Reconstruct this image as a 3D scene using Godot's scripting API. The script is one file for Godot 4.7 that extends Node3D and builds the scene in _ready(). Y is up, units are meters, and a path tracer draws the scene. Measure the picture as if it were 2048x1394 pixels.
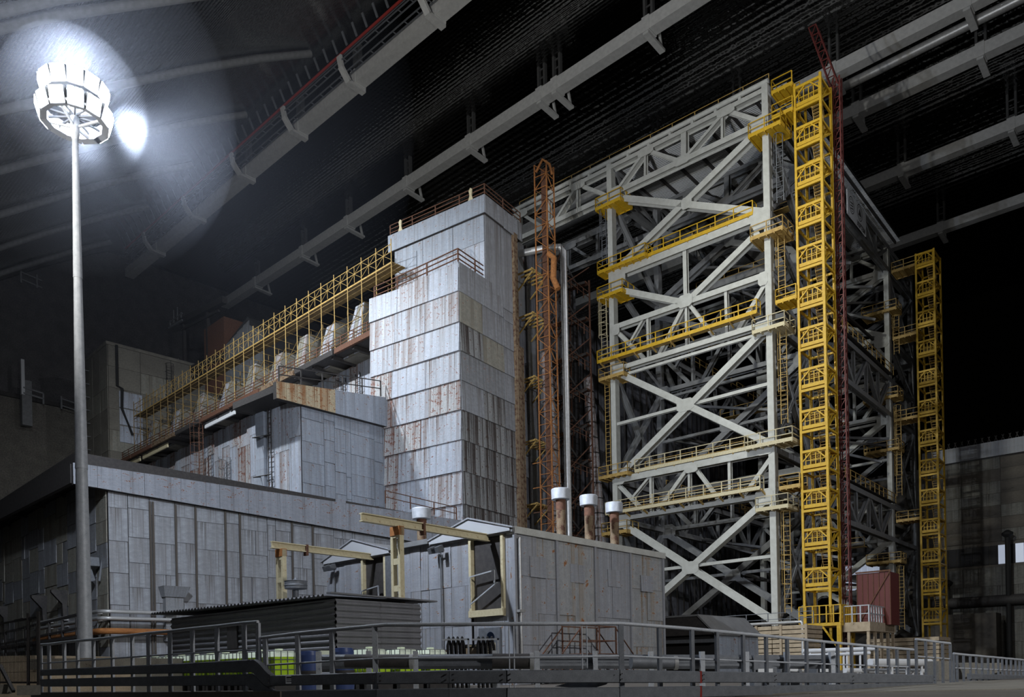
extends Node3D
# A decommissioned power plant building under a large arched hall, at night.
# Every structure stands in a frame of its own: x runs right along its front, z towards the front, y up, metres.
const NORTH := 480.0   # floodlights high on the north slope of the arch
const WEST := 1300.0   # floodlight towards the building's west side
const YARD_LIGHT := 700.0   # yard mast behind the viewer
const UP_LIGHT := 2600.0   # low floodlight on the left, turned up to the girders
const MAST := 440.0   # strength of one floodlight on the lamp mast
var M := {}
var rng := RandomNumberGenerator.new()
var taken := {}
var base_of := {}
var HALL: Transform3D
var LOWER: Transform3D
var MID: Transform3D
var GAL: Transform3D
var TOWER: Transform3D
var STEEL: Transform3D
var HUT: Transform3D
var SHED: Transform3D
var YARD := Transform3D.IDENTITY

func _ready():
	rng.seed = 4107
	HALL = frame(0, 0, 42.5)
	LOWER = frame(-26.06, 52, 45)
	MID = frame(-18.56, 72, 40)
	GAL = frame(-13.88, 82, 44)
	TOWER = frame(-4.21, 74, 34.5)
	STEEL = frame(25.66, 78, 40.6)
	HUT = frame(0.17, 32, 42)
	SHED = frame(-5.69, 26, 41)
	camera_and_light()
	materials()
	hall()
	lower_block()
	middle_block()
	gallery()
	tower_block()
	west_wall()
	back_buildings()
	steel_towers()
	stair_towers()
	yard_left()
	hut()
	shed()
	foreground()

func camera_and_light():
	var cam := Camera3D.new()
	cam.name = "camera"
	cam.projection = Camera3D.PROJECTION_FRUSTUM
	cam.near = 0.1
	cam.far = 900.0
	cam.size = 0.1 * 1394.0 / 1600.0
	cam.frustum_offset = Vector2(0.0, 0.1 * 643.0 / 1600.0)
	cam.transform = Transform3D(Basis(Vector3(0, 0, 1), -0.0195), Vector3(0, 0.6, 0))
	add_child(cam)
	var we := WorldEnvironment.new()
	we.name = "night"
	var e := Environment.new()
	e.background_mode = Environment.BG_COLOR
	e.background_color = Color(0.006, 0.006, 0.007)
	e.tonemap_mode = Environment.TONE_MAPPER_LINEAR
	e.tonemap_exposure = 1.0
	e.sdfgi_enabled = true
	e.ssao_enabled = true
	e.ssil_enabled = true
	e.volumetric_fog_enabled = true
	e.volumetric_fog_density = 0.0
	we.environment = e
	add_child(we)
	# floodlights clamped to the arch, above and behind the frame: s along the hall, t across it, h up
	arch_flood(46, 24, 52.5, 62, 52, 28, Color(0.94, 0.97, 1.0), NORTH, 42.0)
	arch_flood(72, 21.5, 50.0, 86, 54, 25, Color(0.94, 0.97, 1.0), NORTH * 5.0, 62.0)
	arch_flood(30, 25, 53.5, 20, 76, 28, Color(0.97, 0.98, 0.95), NORTH * 5.0, 38.0)
	arch_flood(-25, 78, 66.0, 40, 64, 14, Color(0.95, 0.96, 1.0), WEST, 45.0)
	spot("yard_floodlight", Vector3(24, 15, 3), Vector3(6, 14, -60), Color(0.97, 0.97, 0.97), YARD_LIGHT, 68.0, 0.5)
	spot("girder_floodlight", Vector3(-22, 5, -4), Vector3(8, 92, -90), Color(1.0, 0.99, 0.96), UP_LIGHT, 34.0, 0.4)

func arch_flood(s: float, t: float, h: float, s1: float, t1: float, h1: float, c: Color, e: float, ang: float):
	spot("arch_floodlight", HALL * at_hall(s, t, h), HALL * at_hall(s1, t1, h1), c, e, ang, 0.6)

func spot(called, at: Vector3, to: Vector3, c: Color, e: float, ang: float, r: float):
	var l := SpotLight3D.new()
	l.name = called
	l.light_color = c
	l.light_energy = e
	l.spot_range = 300.0
	l.spot_attenuation = 2.0
	l.spot_angle = ang
	l.light_size = r
	l.shadow_enabled = true
	add_child(l, true)
	l.look_at_from_position(at, to, Vector3.UP)
	return l

# ---------------------------------------------------------------- helpers
func frame(x: float, z: float, deg: float) -> Transform3D:
	return Transform3D(Basis(Vector3.UP, -deg_to_rad(deg)), Vector3(x, 0, -z))

func v3(x, y, z) -> Vector3:
	return Vector3(x, y, z)

class Buf:
	var p := PackedVector3Array()
	var n := PackedVector3Array()
	var t := PackedVector2Array()
	func puv(v: Vector3, k: Vector3) -> Vector2:
		if absf(k.y) > 0.7:
			return Vector2(v.x, v.z)
		if absf(k.x) > absf(k.z):
			return Vector2(v.z, -v.y)
		return Vector2(v.x, -v.y)
	# a flat quad that faces along want (or, without it, is counter-clockwise seen from outside)
	func quad(a: Vector3, b: Vector3, c: Vector3, d: Vector3, want := Vector3.ZERO, uv := PackedVector2Array()):
		var k := (b - a).cross(c - a)
		if k.length_squared() < 1e-12:
			k = (c - a).cross(d - a)
		k = k.normalized()
		if uv.is_empty():
			uv = PackedVector2Array([puv(a, k), puv(b, k), puv(c, k), puv(d, k)])
		if want != Vector3.ZERO and k.dot(want) < 0.0:
			k = -k
			p.append_array(PackedVector3Array([a, b, c, a, c, d]))
			t.append_array(PackedVector2Array([uv[0], uv[1], uv[2], uv[0], uv[2], uv[3]]))
		else:
			p.append_array(PackedVector3Array([a, c, b, a, d, c]))
			t.append_array(PackedVector2Array([uv[0], uv[2], uv[1], uv[0], uv[3], uv[2]]))
		for i in 6:
			n.append(k)
	func tri(a: Vector3, b: Vector3, c: Vector3, want: Vector3):
		var k := (b - a).cross(c - a).normalized()
		if k.dot(want) < 0.0:
			var s := b
			b = c
			c = s
			k = -k
		p.append_array(PackedVector3Array([a, c, b]))
		t.append_array(PackedVector2Array([puv(a, k), puv(c, k), puv(b, k)]))
		for i in 3:
			n.append(k)
	func hexa(c: Array):   # eight corners: bottom ring 0..3, top ring 4..7
		var m := Vector3.ZERO
		for q in c:
			m += q / 8.0
		for f in [[0, 1, 2, 3], [4, 5, 6, 7], [0, 1, 5, 4], [1, 2, 6, 5], [2, 3, 7, 6], [3, 0, 4, 7]]:
			var w: Vector3 = (c[f[0]] + c[f[1]] + c[f[2]] + c[f[3]]) / 4.0 - m
			quad(c[f[0]], c[f[1]], c[f[2]], c[f[3]], w)
	func box(c: Vector3, s: Vector3, b := Basis.IDENTITY):
		var x := b.x * s.x * 0.5
		var y := b.y * s.y * 0.5
		var z := b.z * s.z * 0.5
		hexa([c - x - y - z, c + x - y - z, c + x - y + z, c - x - y + z, c - x + y - z, c + x + y - z, c + x + y + z, c - x + y + z])
	func cell(x0: float, x1: float, y0: float, y1: float, z0: float, z1: float):
		box(Vector3((x0 + x1) / 2, (y0 + y1) / 2, (z0 + z1) / 2), Vector3(absf(x1 - x0), absf(y1 - y0), absf(z1 - z0)))
	# a straight bar of w across and h along up
	func bar(a: Vector3, b: Vector3, w: float, h: float, up := Vector3.UP):
		var d := (b - a).normalized()
		if absf(d.dot(up)) > 0.98:
			up = Vector3(0, 0, 1) if absf(d.z) < 0.9 else Vector3(1, 0, 0)
		var s := d.cross(up).normalized()
		var u := s.cross(d)
		box((a + b) * 0.5, Vector3(w, h, a.distance_to(b)), Basis(s, u, -d))
	# an H section whose flanges lie in the plane across nz
	func hsec(a: Vector3, b: Vector3, w: float, dep: float, nz := Vector3(0, 0, 1), tf := 0.06):
		var o := nz * (dep - tf) * 0.5
		bar(a + o, b + o, w, tf, nz)
		bar(a - o, b - o, w, tf, nz)
		bar(a, b, tf * 0.8, dep - 2.0 * tf, nz)
	func tube(q: Array, r: float, k := 8, caps := true, r2 := -1.0):
		var rings := []
		for i in q.size():
			var d: Vector3 = (q[mini(i + 1, q.size() - 1)] - q[maxi(i - 1, 0)]).normalized()
			var s := d.cross(Vector3.UP if absf(d.y) < 0.95 else Vector3(1, 0, 0)).normalized()
			var u := s.cross(d)
			var rr := r if r2 < 0.0 else lerpf(r, r2, float(i) / (q.size() - 1))
			var ring := []
			for j in k:
				var a := TAU * j / k
				var o := s * cos(a) + u * sin(a)
				ring.append([q[i] + o * rr, o])
			rings.append(ring)
		for i in q.size() - 1:
			var len_a: float = q[0].distance_to(q[i])
			var len_b: float = q[0].distance_to(q[i + 1])
			for j in k:
				var a0 = rings[i][j]
				var a1 = rings[i][(j + 1) % k]
				var b0 = rings[i + 1][j]
				var b1 = rings[i + 1][(j + 1) % k]
				var u0 := float(j) / k * TAU * r
				var u1 := float(j + 1) / k * TAU * r
				smooth([a0, a1, b1, b0], [Vector2(u0, len_a), Vector2(u1, len_a), Vector2(u1, len_b), Vector2(u0, len_b)])
		if caps:
			for e in [0, q.size() - 1]:
				var w: Vector3 = q[0] - q[1] if e == 0 else q[-1] - q[-2]
				for j in k:
					tri(q[e], rings[e][j][0], rings[e][(j + 1) % k][0], w)
	func smooth(c: Array, uv: Array):   # a quad with its own normals
		var k: Vector3 = (c[1][0] - c[0][0]).cross(c[2][0] - c[0][0])
		var order := [0, 2, 1, 0, 3, 2] if k.dot(c[0][1] + c[2][1]) > 0.0 else [0, 1, 2, 0, 2, 3]
		for i in order:
			p.append(c[i][0])
			n.append(c[i][1])
			t.append(uv[i])
	func lathe(c: Vector3, prof: Array, k := 16):   # [radius, height] from bottom to top
		for i in prof.size() - 1:
			var a: Array = prof[i]
			var b: Array = prof[i + 1]
			var sl := Vector2(b[1] - a[1], a[0] - b[0]).normalized()
			for j in k:
				var t0 := TAU * j / k
				var t1 := TAU * (j + 1) / k
				var d0 := Vector3(cos(t0), 0, sin(t0))
				var d1 := Vector3(cos(t1), 0, sin(t1))
				var m0 := (d0 * sl.x + Vector3.UP * sl.y)
				var m1 := (d1 * sl.x + Vector3.UP * sl.y)
				smooth([[c + d0 * a[0] + Vector3.UP * a[1], m0], [c + d1 * a[0] + Vector3.UP * a[1], m1], [c + d1 * b[0] + Vector3.UP * b[1], m1], [c + d0 * b[0] + Vector3.UP * b[1], m0]], [Vector2(t0 * a[0], -a[1]), Vector2(t1 * a[0], -a[1]), Vector2(t1 * b[0], -b[1]), Vector2(t0 * b[0], -b[1])])
	# a polygon in the plane of o, ax, ay, thickened along ax x ay
	func plate(poly: Array, o: Vector3, ax: Vector3, ay: Vector3, th: float):
		var f := PackedVector2Array()
		for q in poly:
			f.append(q)
		var az := ax.cross(ay).normalized()
		var ix := Geometry2D.triangulate_polygon(f)
		for i in range(0, ix.size(), 3):
			var w := []
			for j in 3:
				w.append(o + ax * f[ix[i + j]].x + ay * f[ix[i + j]].y)
			tri(w[0] + az * th, w[1] + az * th, w[2] + az * th, az)
			tri(w[0], w[1], w[2], -az)
		var cw := Geometry2D.is_polygon_clockwise(f)
		for i in f.size():
			var a := f[i]
			var b := f[(i + 1) % f.size()]
			var wa := o + ax * a.x + ay * a.y
			var wb := o + ax * b.x + ay * b.y
			var out := (wb - wa).cross(az) * (-1.0 if cw else 1.0)
			quad(wa, wb, wb + az * th, wa + az * th, out)
	func rail(q: Array, h: float, step: float, r := 0.035, mids := 1):   # posts and rails along a path
		for i in q.size() - 1:
			var a: Vector3 = q[i]
			var b: Vector3 = q[i + 1]
			var k := maxi(1, roundi(a.distance_to(b) / step))
			for j in k + (1 if i == q.size() - 2 else 0):
				var o := a.lerp(b, float(j) / k)
				bar(o, o + Vector3.UP * h, r * 2.2, r * 2.2)
			for m in mids + 1:
				var y := Vector3.UP * h * (m + 1.0) / (mids + 1.0)
				bar(a + y, b + y, r * 1.7, r * 1.7)

func numbered(called: String, parent: Node) -> String:
	var key := [parent.get_instance_id(), called]
	var c: int = taken.get(key, 0)
	taken[key] = c + 1
	return called if c == 0 else "%s_%03d" % [called, c]

func tag(o, label := "", category := "", group := "", kind := ""):
	if label:
		var said := label.split(" ", false)
		while said.size() > 16:
			said.remove_at(0)
		label = " ".join(said)
		o.set_meta("label", label)
	if category:
		o.set_meta("category", category)
	if group:
		o.set_meta("group", group)
	if kind:
		o.set_meta("kind", kind)
	return o

func thing(called: String, label: String, category: String, fr: Transform3D, at := Vector3.ZERO, group := "") -> Node3D:
	var o := Node3D.new()
	o.name = numbered(called, self)
	o.transform = fr.translated_local(at)
	base_of[o] = at
	add_child(o)
	tag(o, label, category, group)
	return o

func put(b: Buf, called: String, mat: Material, parent: Node, kind := "") -> MeshInstance3D:
	var o := MeshInstance3D.new()
	var off: Vector3 = base_of.get(parent, Vector3.ZERO)
	if off != Vector3.ZERO:
		for i in b.p.size():
			b.p[i] -= off
	var a := []
	a.resize(Mesh.ARRAY_MAX)
	a[Mesh.ARRAY_VERTEX] = b.p
	a[Mesh.ARRAY_NORMAL] = b.n
	a[Mesh.ARRAY_TEX_UV] = b.t
	var m := ArrayMesh.new()
	m.add_surface_from_arrays(Mesh.PRIMITIVE_TRIANGLES, a)
	m.surface_set_material(0, mat)
	o.mesh = m
	o.name = numbered(called, parent)
	base_of[o] = off
	parent.add_child(o)
	if kind:
		o.set_meta("kind", kind)
	return o

# one mesh that is a thing by itself
func one(b: Buf, called: String, mat: Material, label: String, category: String, fr: Transform3D, at := Vector3.ZERO, group := "") -> MeshInstance3D:
	for i in b.p.size():
		b.p[i] -= at
	var o := put(b, called, mat, self)
	o.transform = fr.translated_local(at)
	base_of[o] = at
	return tag(o, label, category, group)

func struct(b: Buf, called: String, mat: Material, fr: Transform3D) -> MeshInstance3D:
	var o := put(b, called, mat, self)
	o.transform = fr
	o.set_meta("kind", "structure")
	return o

# a sheet of cladding, proud of its wall: plane "f" is z = k, plane "s" is x = k; four heights, lower edge lapped outwards
func sheet(parent: Node, called: String, plane: String, k: float, u0: float, u1: float, yb0: float, yb1: float, yt0: float, yt1: float, mat: Material, top_off := 0.05, low_off := 0.14, gap := 0.025):
	var b := Buf.new()
	var o := top_off + rng.randf_range(-0.015, 0.03)
	var l := low_off + rng.randf_range(-0.03, 0.03)
	var nx := Vector3(0, 0, 1) if plane == "f" else Vector3(1, 0, 0)
	var at := func(u: float, y: float, d: float) -> Vector3: return Vector3(u, y, k + d) if plane == "f" else Vector3(k + d, y, u)
	var g := gap if u0 < u1 else -gap
	u0 += g
	u1 -= g
	yb0 += gap * 0.5
	yb1 += gap * 0.5
	yt0 -= gap * 0.5
	yt1 -= gap * 0.5
	var c: Array = [at.call(u0, yb0, 0.0), at.call(u1, yb1, 0.0), at.call(u1, yt1, 0.0), at.call(u0, yt0, 0.0), at.call(u0, yb0, l), at.call(u1, yb1, l), at.call(u1, yt1, o), at.call(u0, yt0, o)]
	var r := rng.randf() * 4.0
	var w := absf(u1 - u0) / 6.0
	var sg := 1.0 if plane == "f" else -1.0
	b.quad(c[4], c[5], c[6], c[7], nx, PackedVector2Array([Vector2(r, 0.98), Vector2(r + w * sg, 0.98), Vector2(r + w * sg, 0.02), Vector2(r, 0.02)]))
	b.quad(c[0], c[1], c[5], c[4], Vector3.DOWN)
	b.quad(c[3], c[2], c[6], c[7], Vector3.UP)
	var ux: Vector3 = c[1] - c[0]
	b.quad(c[0], c[3], c[7], c[4], -ux)
	b.quad(c[1], c[2], c[6], c[5], ux)
	return put(b, called, mat, parent)

func pick(list: Array) -> Material:
	return M[list[rng.randi() % list.size()]]

# ---------------------------------------------------------------- materials
func noise(sd: int, f: float, oct := 3) -> FastNoiseLite:
	var n := FastNoiseLite.new()
	n.seed = sd
	n.frequency = f
	n.noise_type = FastNoiseLite.TYPE_SIMPLEX_SMOOTH
	n.fractal_octaves = oct
	return n

func image_of(w: int, h: int, data: PackedByteArray) -> ImageTexture:
	var im := Image.create_from_data(w, h, false, Image.FORMAT_RGB8, data)
	im.generate_mipmaps()
	return ImageTexture.create_from_image(im)

# painted sheet steel: washes and thin runs from the top edge, rust blots, grime along the seams; wraps round in u
func sheet_texture(sd: int, paint: Color, run: Color, rust: Color, runs: float, blots: float, mottle: float) -> ImageTexture:
	var w := 256
	var h := 256
	var d := PackedByteArray()
	d.resize(w * h * 3)
	var n1 := noise(sd, 1.0, 2)
	var n2 := noise(sd + 7, 0.035, 4)
	var n3 := noise(sd + 13, 0.22, 2)
	var thin := PackedFloat32Array()
	var wash := PackedFloat32Array()
	var reach := PackedFloat32Array()
	var chalk := PackedFloat32Array()
	for x in w:
		var a := TAU * x / w
		var c := cos(a)
		var s := sin(a)
		var f := 0.5 + 0.5 * n1.get_noise_3d(c * 9.0, s * 9.0, 0.0)
		var g := 0.5 + 0.5 * n1.get_noise_3d(c * 2.0, s * 2.0, 5.0)
		var g2 := 0.5 + 0.5 * n1.get_noise_3d(c * 1.3, s * 1.3, 25.0)
		thin.append(clampf((f - 0.5) * 5.0, 0.0, 1.0) * clampf((g - 0.4) * 4.0, 0.0, 1.0) * runs)
		wash.append(clampf((g2 - 0.5) * 3.2, 0.0, 1.0) * (0.55 + 0.9 * (f - 0.3)) * runs * 0.8)
		reach.append(0.2 + 1.5 * clampf(0.5 + 0.9 * n1.get_noise_3d(c * 5.0, s * 5.0, 9.0), 0.0, 1.0))
		chalk.append(n1.get_noise_3d(c * 3.0, s * 3.0, 14.0))
	for y in h:
		var v := float(y) / h
		var seam := clampf(1.0 - v * 14.0, 0.0, 1.0) * 0.45 + clampf((v - 0.965) * 28.0, 0.0, 1.0) * 0.4
		for x in w:
			var a := TAU * x / w
			var m := n2.get_noise_3d(cos(a) * 41.0, sin(a) * 41.0, y * 0.8)
			var f := n3.get_noise_3d(cos(a) * 41.0, sin(a) * 41.0, y * 0.5)
			var c := paint * (1.0 + mottle * m + 0.06 * f + 0.06 * chalk[x])
			c = c.lerp(run, clampf(wash[x] * clampf(1.25 - v * 0.6 / reach[x], 0.0, 1.0) * (0.8 + 0.5 * m), 0.0, 0.8))
			c = c.lerp(run * 0.8, clampf(thin[x] * clampf(1.15 - v / reach[x], 0.0, 1.0) * (0.8 + 0.6 * f), 0.0, 0.95))
			if blots > 0.0:
				c = c.lerp(rust, clampf((m + 0.55 * f - (0.6 - blots)) * 8.0, 0.0, 1.0) * 0.85)
			c = c.lerp(run * 0.75, seam * clampf(0.5 + f + 0.8 * m, 0.0, 1.0) * clampf(runs, 0.3, 1.0))
			var i := (y * w + x) * 3
			d[i] = int(clampf(c.r, 0.0, 1.0) * 255.0)
			d[i + 1] = int(clampf(c.g, 0.0, 1.0) * 255.0)
			d[i + 2] = int(clampf(c.b, 0.0, 1.0) * 255.0)
	return image_of(w, h, d)

# plain mottled surface, seamless
func mottled(sd: int, a: Color, b: Color, spot: Color, f: float, spots: float, grain := 0.08) -> ImageTexture:
	var n := noise(sd, f, 4)
	var im := n.get_seamless_image(256, 256)
	var g := noise(sd + 3, 0.25, 2).get_seamless_image(256, 256)
	var src := im.get_data()
	var fine := g.get_data()
	var d := PackedByteArray()
	d.resize(256 * 256 * 3)
	for i in 256 * 256:
		var m := src[i] / 255.0
		var c := a.lerp(b, m) * (1.0 + grain * (fine[i] / 127.5 - 1.0))
		if m * 0.8 + fine[i] / 255.0 * 0.2 > 1.0 - spots:
			c = c.lerp(spot, 0.8)
		d[i * 3] = int(clampf(c.r, 0.0, 1.0) * 255.0)
		d[i * 3 + 1] = int(clampf(c.g, 0.0, 1.0) * 255.0)
		d[i * 3 + 2] = int(clampf(c.b, 0.0, 1.0) * 255.0)
	return image_of(256, 256, d)

func mat(called: String, c: Color, rough: float, metal := 0.0, tex: Texture2D = null, scale := 1.0) -> StandardMaterial3D:
	var m := StandardMaterial3D.new()
	m.resource_name = called
	m.albedo_color = c
	m.roughness = rough
	m.metallic = metal
	if tex:
		m.albedo_texture = tex
		m.albedo_color = Color.WHITE
		m.uv1_scale = Vector3(scale, scale, scale)
	M[called] = m
	return m

func c8(r: int, g: int, b: int) -> Color:
	return Color(r / 255.0, g / 255.0, b / 255.0)

func materials():
	var brown := c8(92, 62, 48)
	var red := c8(112, 66, 50)
	mat("white_a", Color.WHITE, 0.55, 0.0, sheet_texture(11, c8(176, 180, 188), c8(92, 68, 56), red, 1.1, 0.22, 0.14))
	mat("white_b", Color.WHITE, 0.55, 0.0, sheet_texture(23, c8(170, 176, 186), c8(86, 62, 50), red, 1.25, 0.16, 0.12))
	mat("white_c", Color.WHITE, 0.5, 0.0, sheet_texture(31, c8(172, 179, 192), c8(112, 98, 86), red, 0.8, 0.08, 0.1))
	mat("white_rusty", Color.WHITE, 0.6, 0.0, sheet_texture(37, c8(172, 174, 176), c8(92, 54, 42), c8(104, 56, 40), 1.9, 0.34, 0.16))
	mat("blue_a", Color.WHITE, 0.5, 0.0, sheet_texture(41, c8(150, 158, 170), c8(104, 98, 94), c8(110, 74, 56), 0.45, 0.08, 0.1))
	mat("grey_a", Color.WHITE, 0.5, 0.0, sheet_texture(53, c8(142, 145, 150), c8(70, 62, 56), red, 0.6, 0.0, 0.12))
	mat("grey_b", Color.WHITE, 0.5, 0.0, sheet_texture(59, c8(133, 136, 140), c8(74, 66, 58), red, 0.8, 0.03, 0.14))
	mat("grey_tan", Color.WHITE, 0.6, 0.0, sheet_texture(61, c8(140, 138, 128), c8(82, 70, 56), red, 0.7, 0.02, 0.14))
	mat("grey_dark_runs", Color.WHITE, 0.6, 0.0, sheet_texture(67, c8(138, 140, 140), c8(40, 30, 27), c8(62, 40, 32), 2.6, 0.14, 0.15))
	mat("fascia", Color.WHITE, 0.5, 0.0, sheet_texture(71, c8(138, 142, 150), c8(100, 98, 100), c8(112, 66, 44), 0.4, 0.12, 0.1))
	mat("fascia_rust", Color.WHITE, 0.6, 0.0, sheet_texture(73, c8(182, 168, 140), c8(140, 86, 44), c8(122, 72, 38), 1.9, 0.28, 0.16))
	mat("hut_sheet", Color.WHITE, 0.5, 0.0, sheet_texture(79, c8(148, 151, 158), c8(118, 110, 100), c8(128, 82, 48), 0.4, 0.03, 0.07))
	mat("hut_rust", Color.WHITE, 0.55, 0.0, sheet_texture(83, c8(150, 152, 154), c8(140, 110, 76), c8(140, 84, 44), 0.8, 0.12, 0.1))
	mat("dark_ribs", Color.WHITE, 0.7, 0.0, sheet_texture(89, c8(104, 106, 112), c8(40, 36, 36), c8(60, 46, 40), 1.4, 0.06, 0.2))
	mat("concrete", Color.WHITE, 0.9, 0.0, mottled(97, c8(132, 128, 118), c8(106, 102, 94), c8(80, 74, 66), 0.012, 0.16), 0.2)
	mat("concrete_dark", Color.WHITE, 0.9, 0.0, mottled(101, c8(104, 98, 90), c8(78, 74, 70), c8(56, 52, 48), 0.012, 0.14), 0.2)
	mat("concrete_tan", Color.WHITE, 0.9, 0.0, mottled(103, c8(186, 170, 146), c8(156, 140, 118), c8(100, 86, 72), 0.02, 0.2), 0.3)
	mat("ground", Color.WHITE, 0.95, 0.0, mottled(107, c8(104, 98, 90), c8(88, 82, 76), c8(74, 68, 62), 0.015, 0.12), 0.12)
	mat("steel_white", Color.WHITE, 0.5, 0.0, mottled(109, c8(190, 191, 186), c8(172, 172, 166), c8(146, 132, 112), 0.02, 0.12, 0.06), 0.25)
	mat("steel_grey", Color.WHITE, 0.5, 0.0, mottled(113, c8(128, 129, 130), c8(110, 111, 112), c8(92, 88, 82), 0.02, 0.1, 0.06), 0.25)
	mat("yellow", Color.WHITE, 0.5, 0.0, mottled(127, c8(206, 168, 40), c8(186, 146, 28), c8(120, 86, 30), 0.02, 0.1, 0.08), 0.4)
	mat("yellow_old", Color.WHITE, 0.6, 0.0, mottled(131, c8(186, 158, 92), c8(160, 128, 70), c8(110, 80, 48), 0.02, 0.16, 0.1), 0.4)
	mat("cream", Color.WHITE, 0.6, 0.0, mottled(137, c8(206, 196, 164), c8(186, 174, 140), c8(130, 84, 44), 0.03, 0.17, 0.08), 0.6)
	mat("rust_orange", Color.WHITE, 0.8, 0.0, mottled(139, c8(176, 118, 62), c8(132, 82, 42), c8(78, 46, 28), 0.03, 0.2, 0.12), 0.5)
	mat("rust_brown", Color.WHITE, 0.85, 0.0, mottled(149, c8(110, 74, 54), c8(80, 54, 42), c8(48, 34, 30), 0.03, 0.2, 0.12), 0.5)
	mat("rust_strip", Color.WHITE, 0.85, 0.0, mottled(151, c8(126, 112, 90), c8(98, 74, 54), c8(70, 42, 28), 0.03, 0.36, 0.15), 0.25)
	mat("red_paint", c8(92, 36, 32), 0.6)
	mat("dark_steel", Color.WHITE, 0.7, 0.0, mottled(157, c8(64, 60, 58), c8(44, 42, 42), c8(70, 52, 42), 0.03, 0.14, 0.1), 0.4)
	mat("galvanised", Color.WHITE, 0.55, 0.2, mottled(163, c8(186, 189, 194), c8(162, 166, 172), c8(128, 132, 140), 0.03, 0.16, 0.08), 0.5)
	mat("galvanised_dull", Color.WHITE, 0.6, 0.3, mottled(167, c8(116, 119, 124), c8(98, 101, 106), c8(84, 86, 90), 0.03, 0.16, 0.08), 0.6)
	mat("silver_pipe", Color.WHITE, 0.4, 0.5, mottled(173, c8(200, 200, 198), c8(170, 170, 170), c8(140, 138, 134), 0.02, 0.14, 0.06), 0.4)
	mat("corrugated", Color.WHITE, 0.6, 0.1, mottled(179, c8(120, 120, 124), c8(102, 102, 106), c8(120, 92, 72), 0.02, 0.1, 0.06), 0.3)
	mat("seam", c8(78, 72, 66), 0.8)
	mat("scaffold_dull", c8(128, 104, 58), 0.7)
	mat("hall_panel", Color.WHITE, 0.8, 0.0, sheet_texture(211, c8(108, 107, 102), c8(66, 60, 54), c8(80, 60, 48), 0.9, 0.04, 0.16))
	mat("gable_white", c8(172, 174, 178), 0.6)
	mat("girder", Color.WHITE, 0.6, 0.0, mottled(223, c8(196, 196, 194), c8(178, 178, 177), c8(150, 146, 138), 0.02, 0.1, 0.06), 0.25)
	mat("hanger", c8(70, 70, 70), 0.6)
	mat("black", c8(26, 25, 25), 0.8)
	mat("void_wall", c8(44, 43, 44), 0.9)
	mat("white_paint", c8(214, 216, 218), 0.5)
	mat("lamp_body", c8(90, 92, 96), 0.5)
	mat("red_pipe", c8(150, 50, 44), 0.5)
	mat("wall_dark", Color.WHITE, 0.6, 0.3, mottled(183, c8(92, 90, 90), c8(74, 72, 73), c8(60, 58, 60), 0.03, 0.1, 0.16), 0.05)
	mat("wall_tan", Color.WHITE, 0.9, 0.0, mottled(181, c8(116, 112, 104), c8(98, 94, 88), c8(84, 80, 74), 0.03, 0.1, 0.16), 0.05)
	var ce := mat("ceiling", c8(150, 150, 150), 0.16, 1.0)
	var bump := noise(191, 0.05, 3)
	var bi := Image.create(256, 256, false, Image.FORMAT_RGB8)
	var src := bump.get_seamless_image(256, 256)
	for y in 256:
		for x in 256:
			var q := 0.5 + 0.28 * sin(TAU * y / 256.0 * 24.0) + (src.get_pixel(x, y).r - 0.5) * 0.9
			bi.set_pixel(x, y, Color(q, q, q))
	bi.bump_map_to_normal_map(2.0)
	bi.generate_mipmaps()
	ce.normal_enabled = true
	ce.normal_texture = ImageTexture.create_from_image(bi)
	ce.normal_scale = 0.35
	ce.uv1_scale = Vector3(0.1, 0.1, 0.1)
	var gl := mat("green_liquid", c8(178, 214, 52), 0.25)
	gl.rim_enabled = false
	mat("pale_plastic", c8(220, 228, 204), 0.35)
	mat("blue_plastic", c8(58, 74, 120), 0.35)
	mat("sign_blue", c8(60, 96, 150), 0.5)
	mat("sign_red", c8(140, 40, 30), 0.6)
	mat("window_glow", c8(196, 200, 206), 0.4)
	var wl := mat("window_lit", c8(200, 204, 212), 0.4)
	wl.emission_enabled = true
	wl.emission = Color(0.85, 0.9, 1.0)
	wl.emission_energy_multiplier = 0.35
	var lp := mat("lamp_glow", Color.WHITE, 0.5)
	lp.emission_enabled = true
	lp.emission = Color(0.93, 0.96, 1.0)
	lp.emission_energy_multiplier = 60.0

# ---------------------------------------------------------------- the arched hall
const ARCH := [[-15.0, 0.0], [-13.0, 12.0], [-5.0, 27.0], [8.0, 41.0], [22.0, 53.0], [41.5, 67.5], [50.0, 73.4], [57.0, 77.9], [59.5, 79.2], [62.5, 79.5], [80.0, 79.7], [128.0, 80.0], [176.0, 79.7], [193.5, 79.5], [197.0, 79.0], [206.0, 73.4], [234.0, 53.0], [248.0, 41.0], [261.0, 27.0], [269.0, 12.0], [271.0, 0.0]]
const S_EAST := 153.0
const S_WEST := -60.0

func at_hall(s: float, t: float, h: float) -> Vector3:
	return Vector3(-s, h, -t)

func arch_point(i: int, s: float, out: float) -> Vector3:
	var a := Vector2(ARCH[maxi(i - 1, 0)][0], ARCH[maxi(i - 1, 0)][1])
	var c := Vector2(ARCH[mini(i + 1, ARCH.size() - 1)][0], ARCH[mini(i + 1, ARCH.size() - 1)][1])
	var k := (c - a).normalized()
	var q := Vector2(ARCH[i][0], ARCH[i][1]) + Vector2(-k.y, k.x) * out
	return at_hall(s, q.x, q.y)

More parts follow.
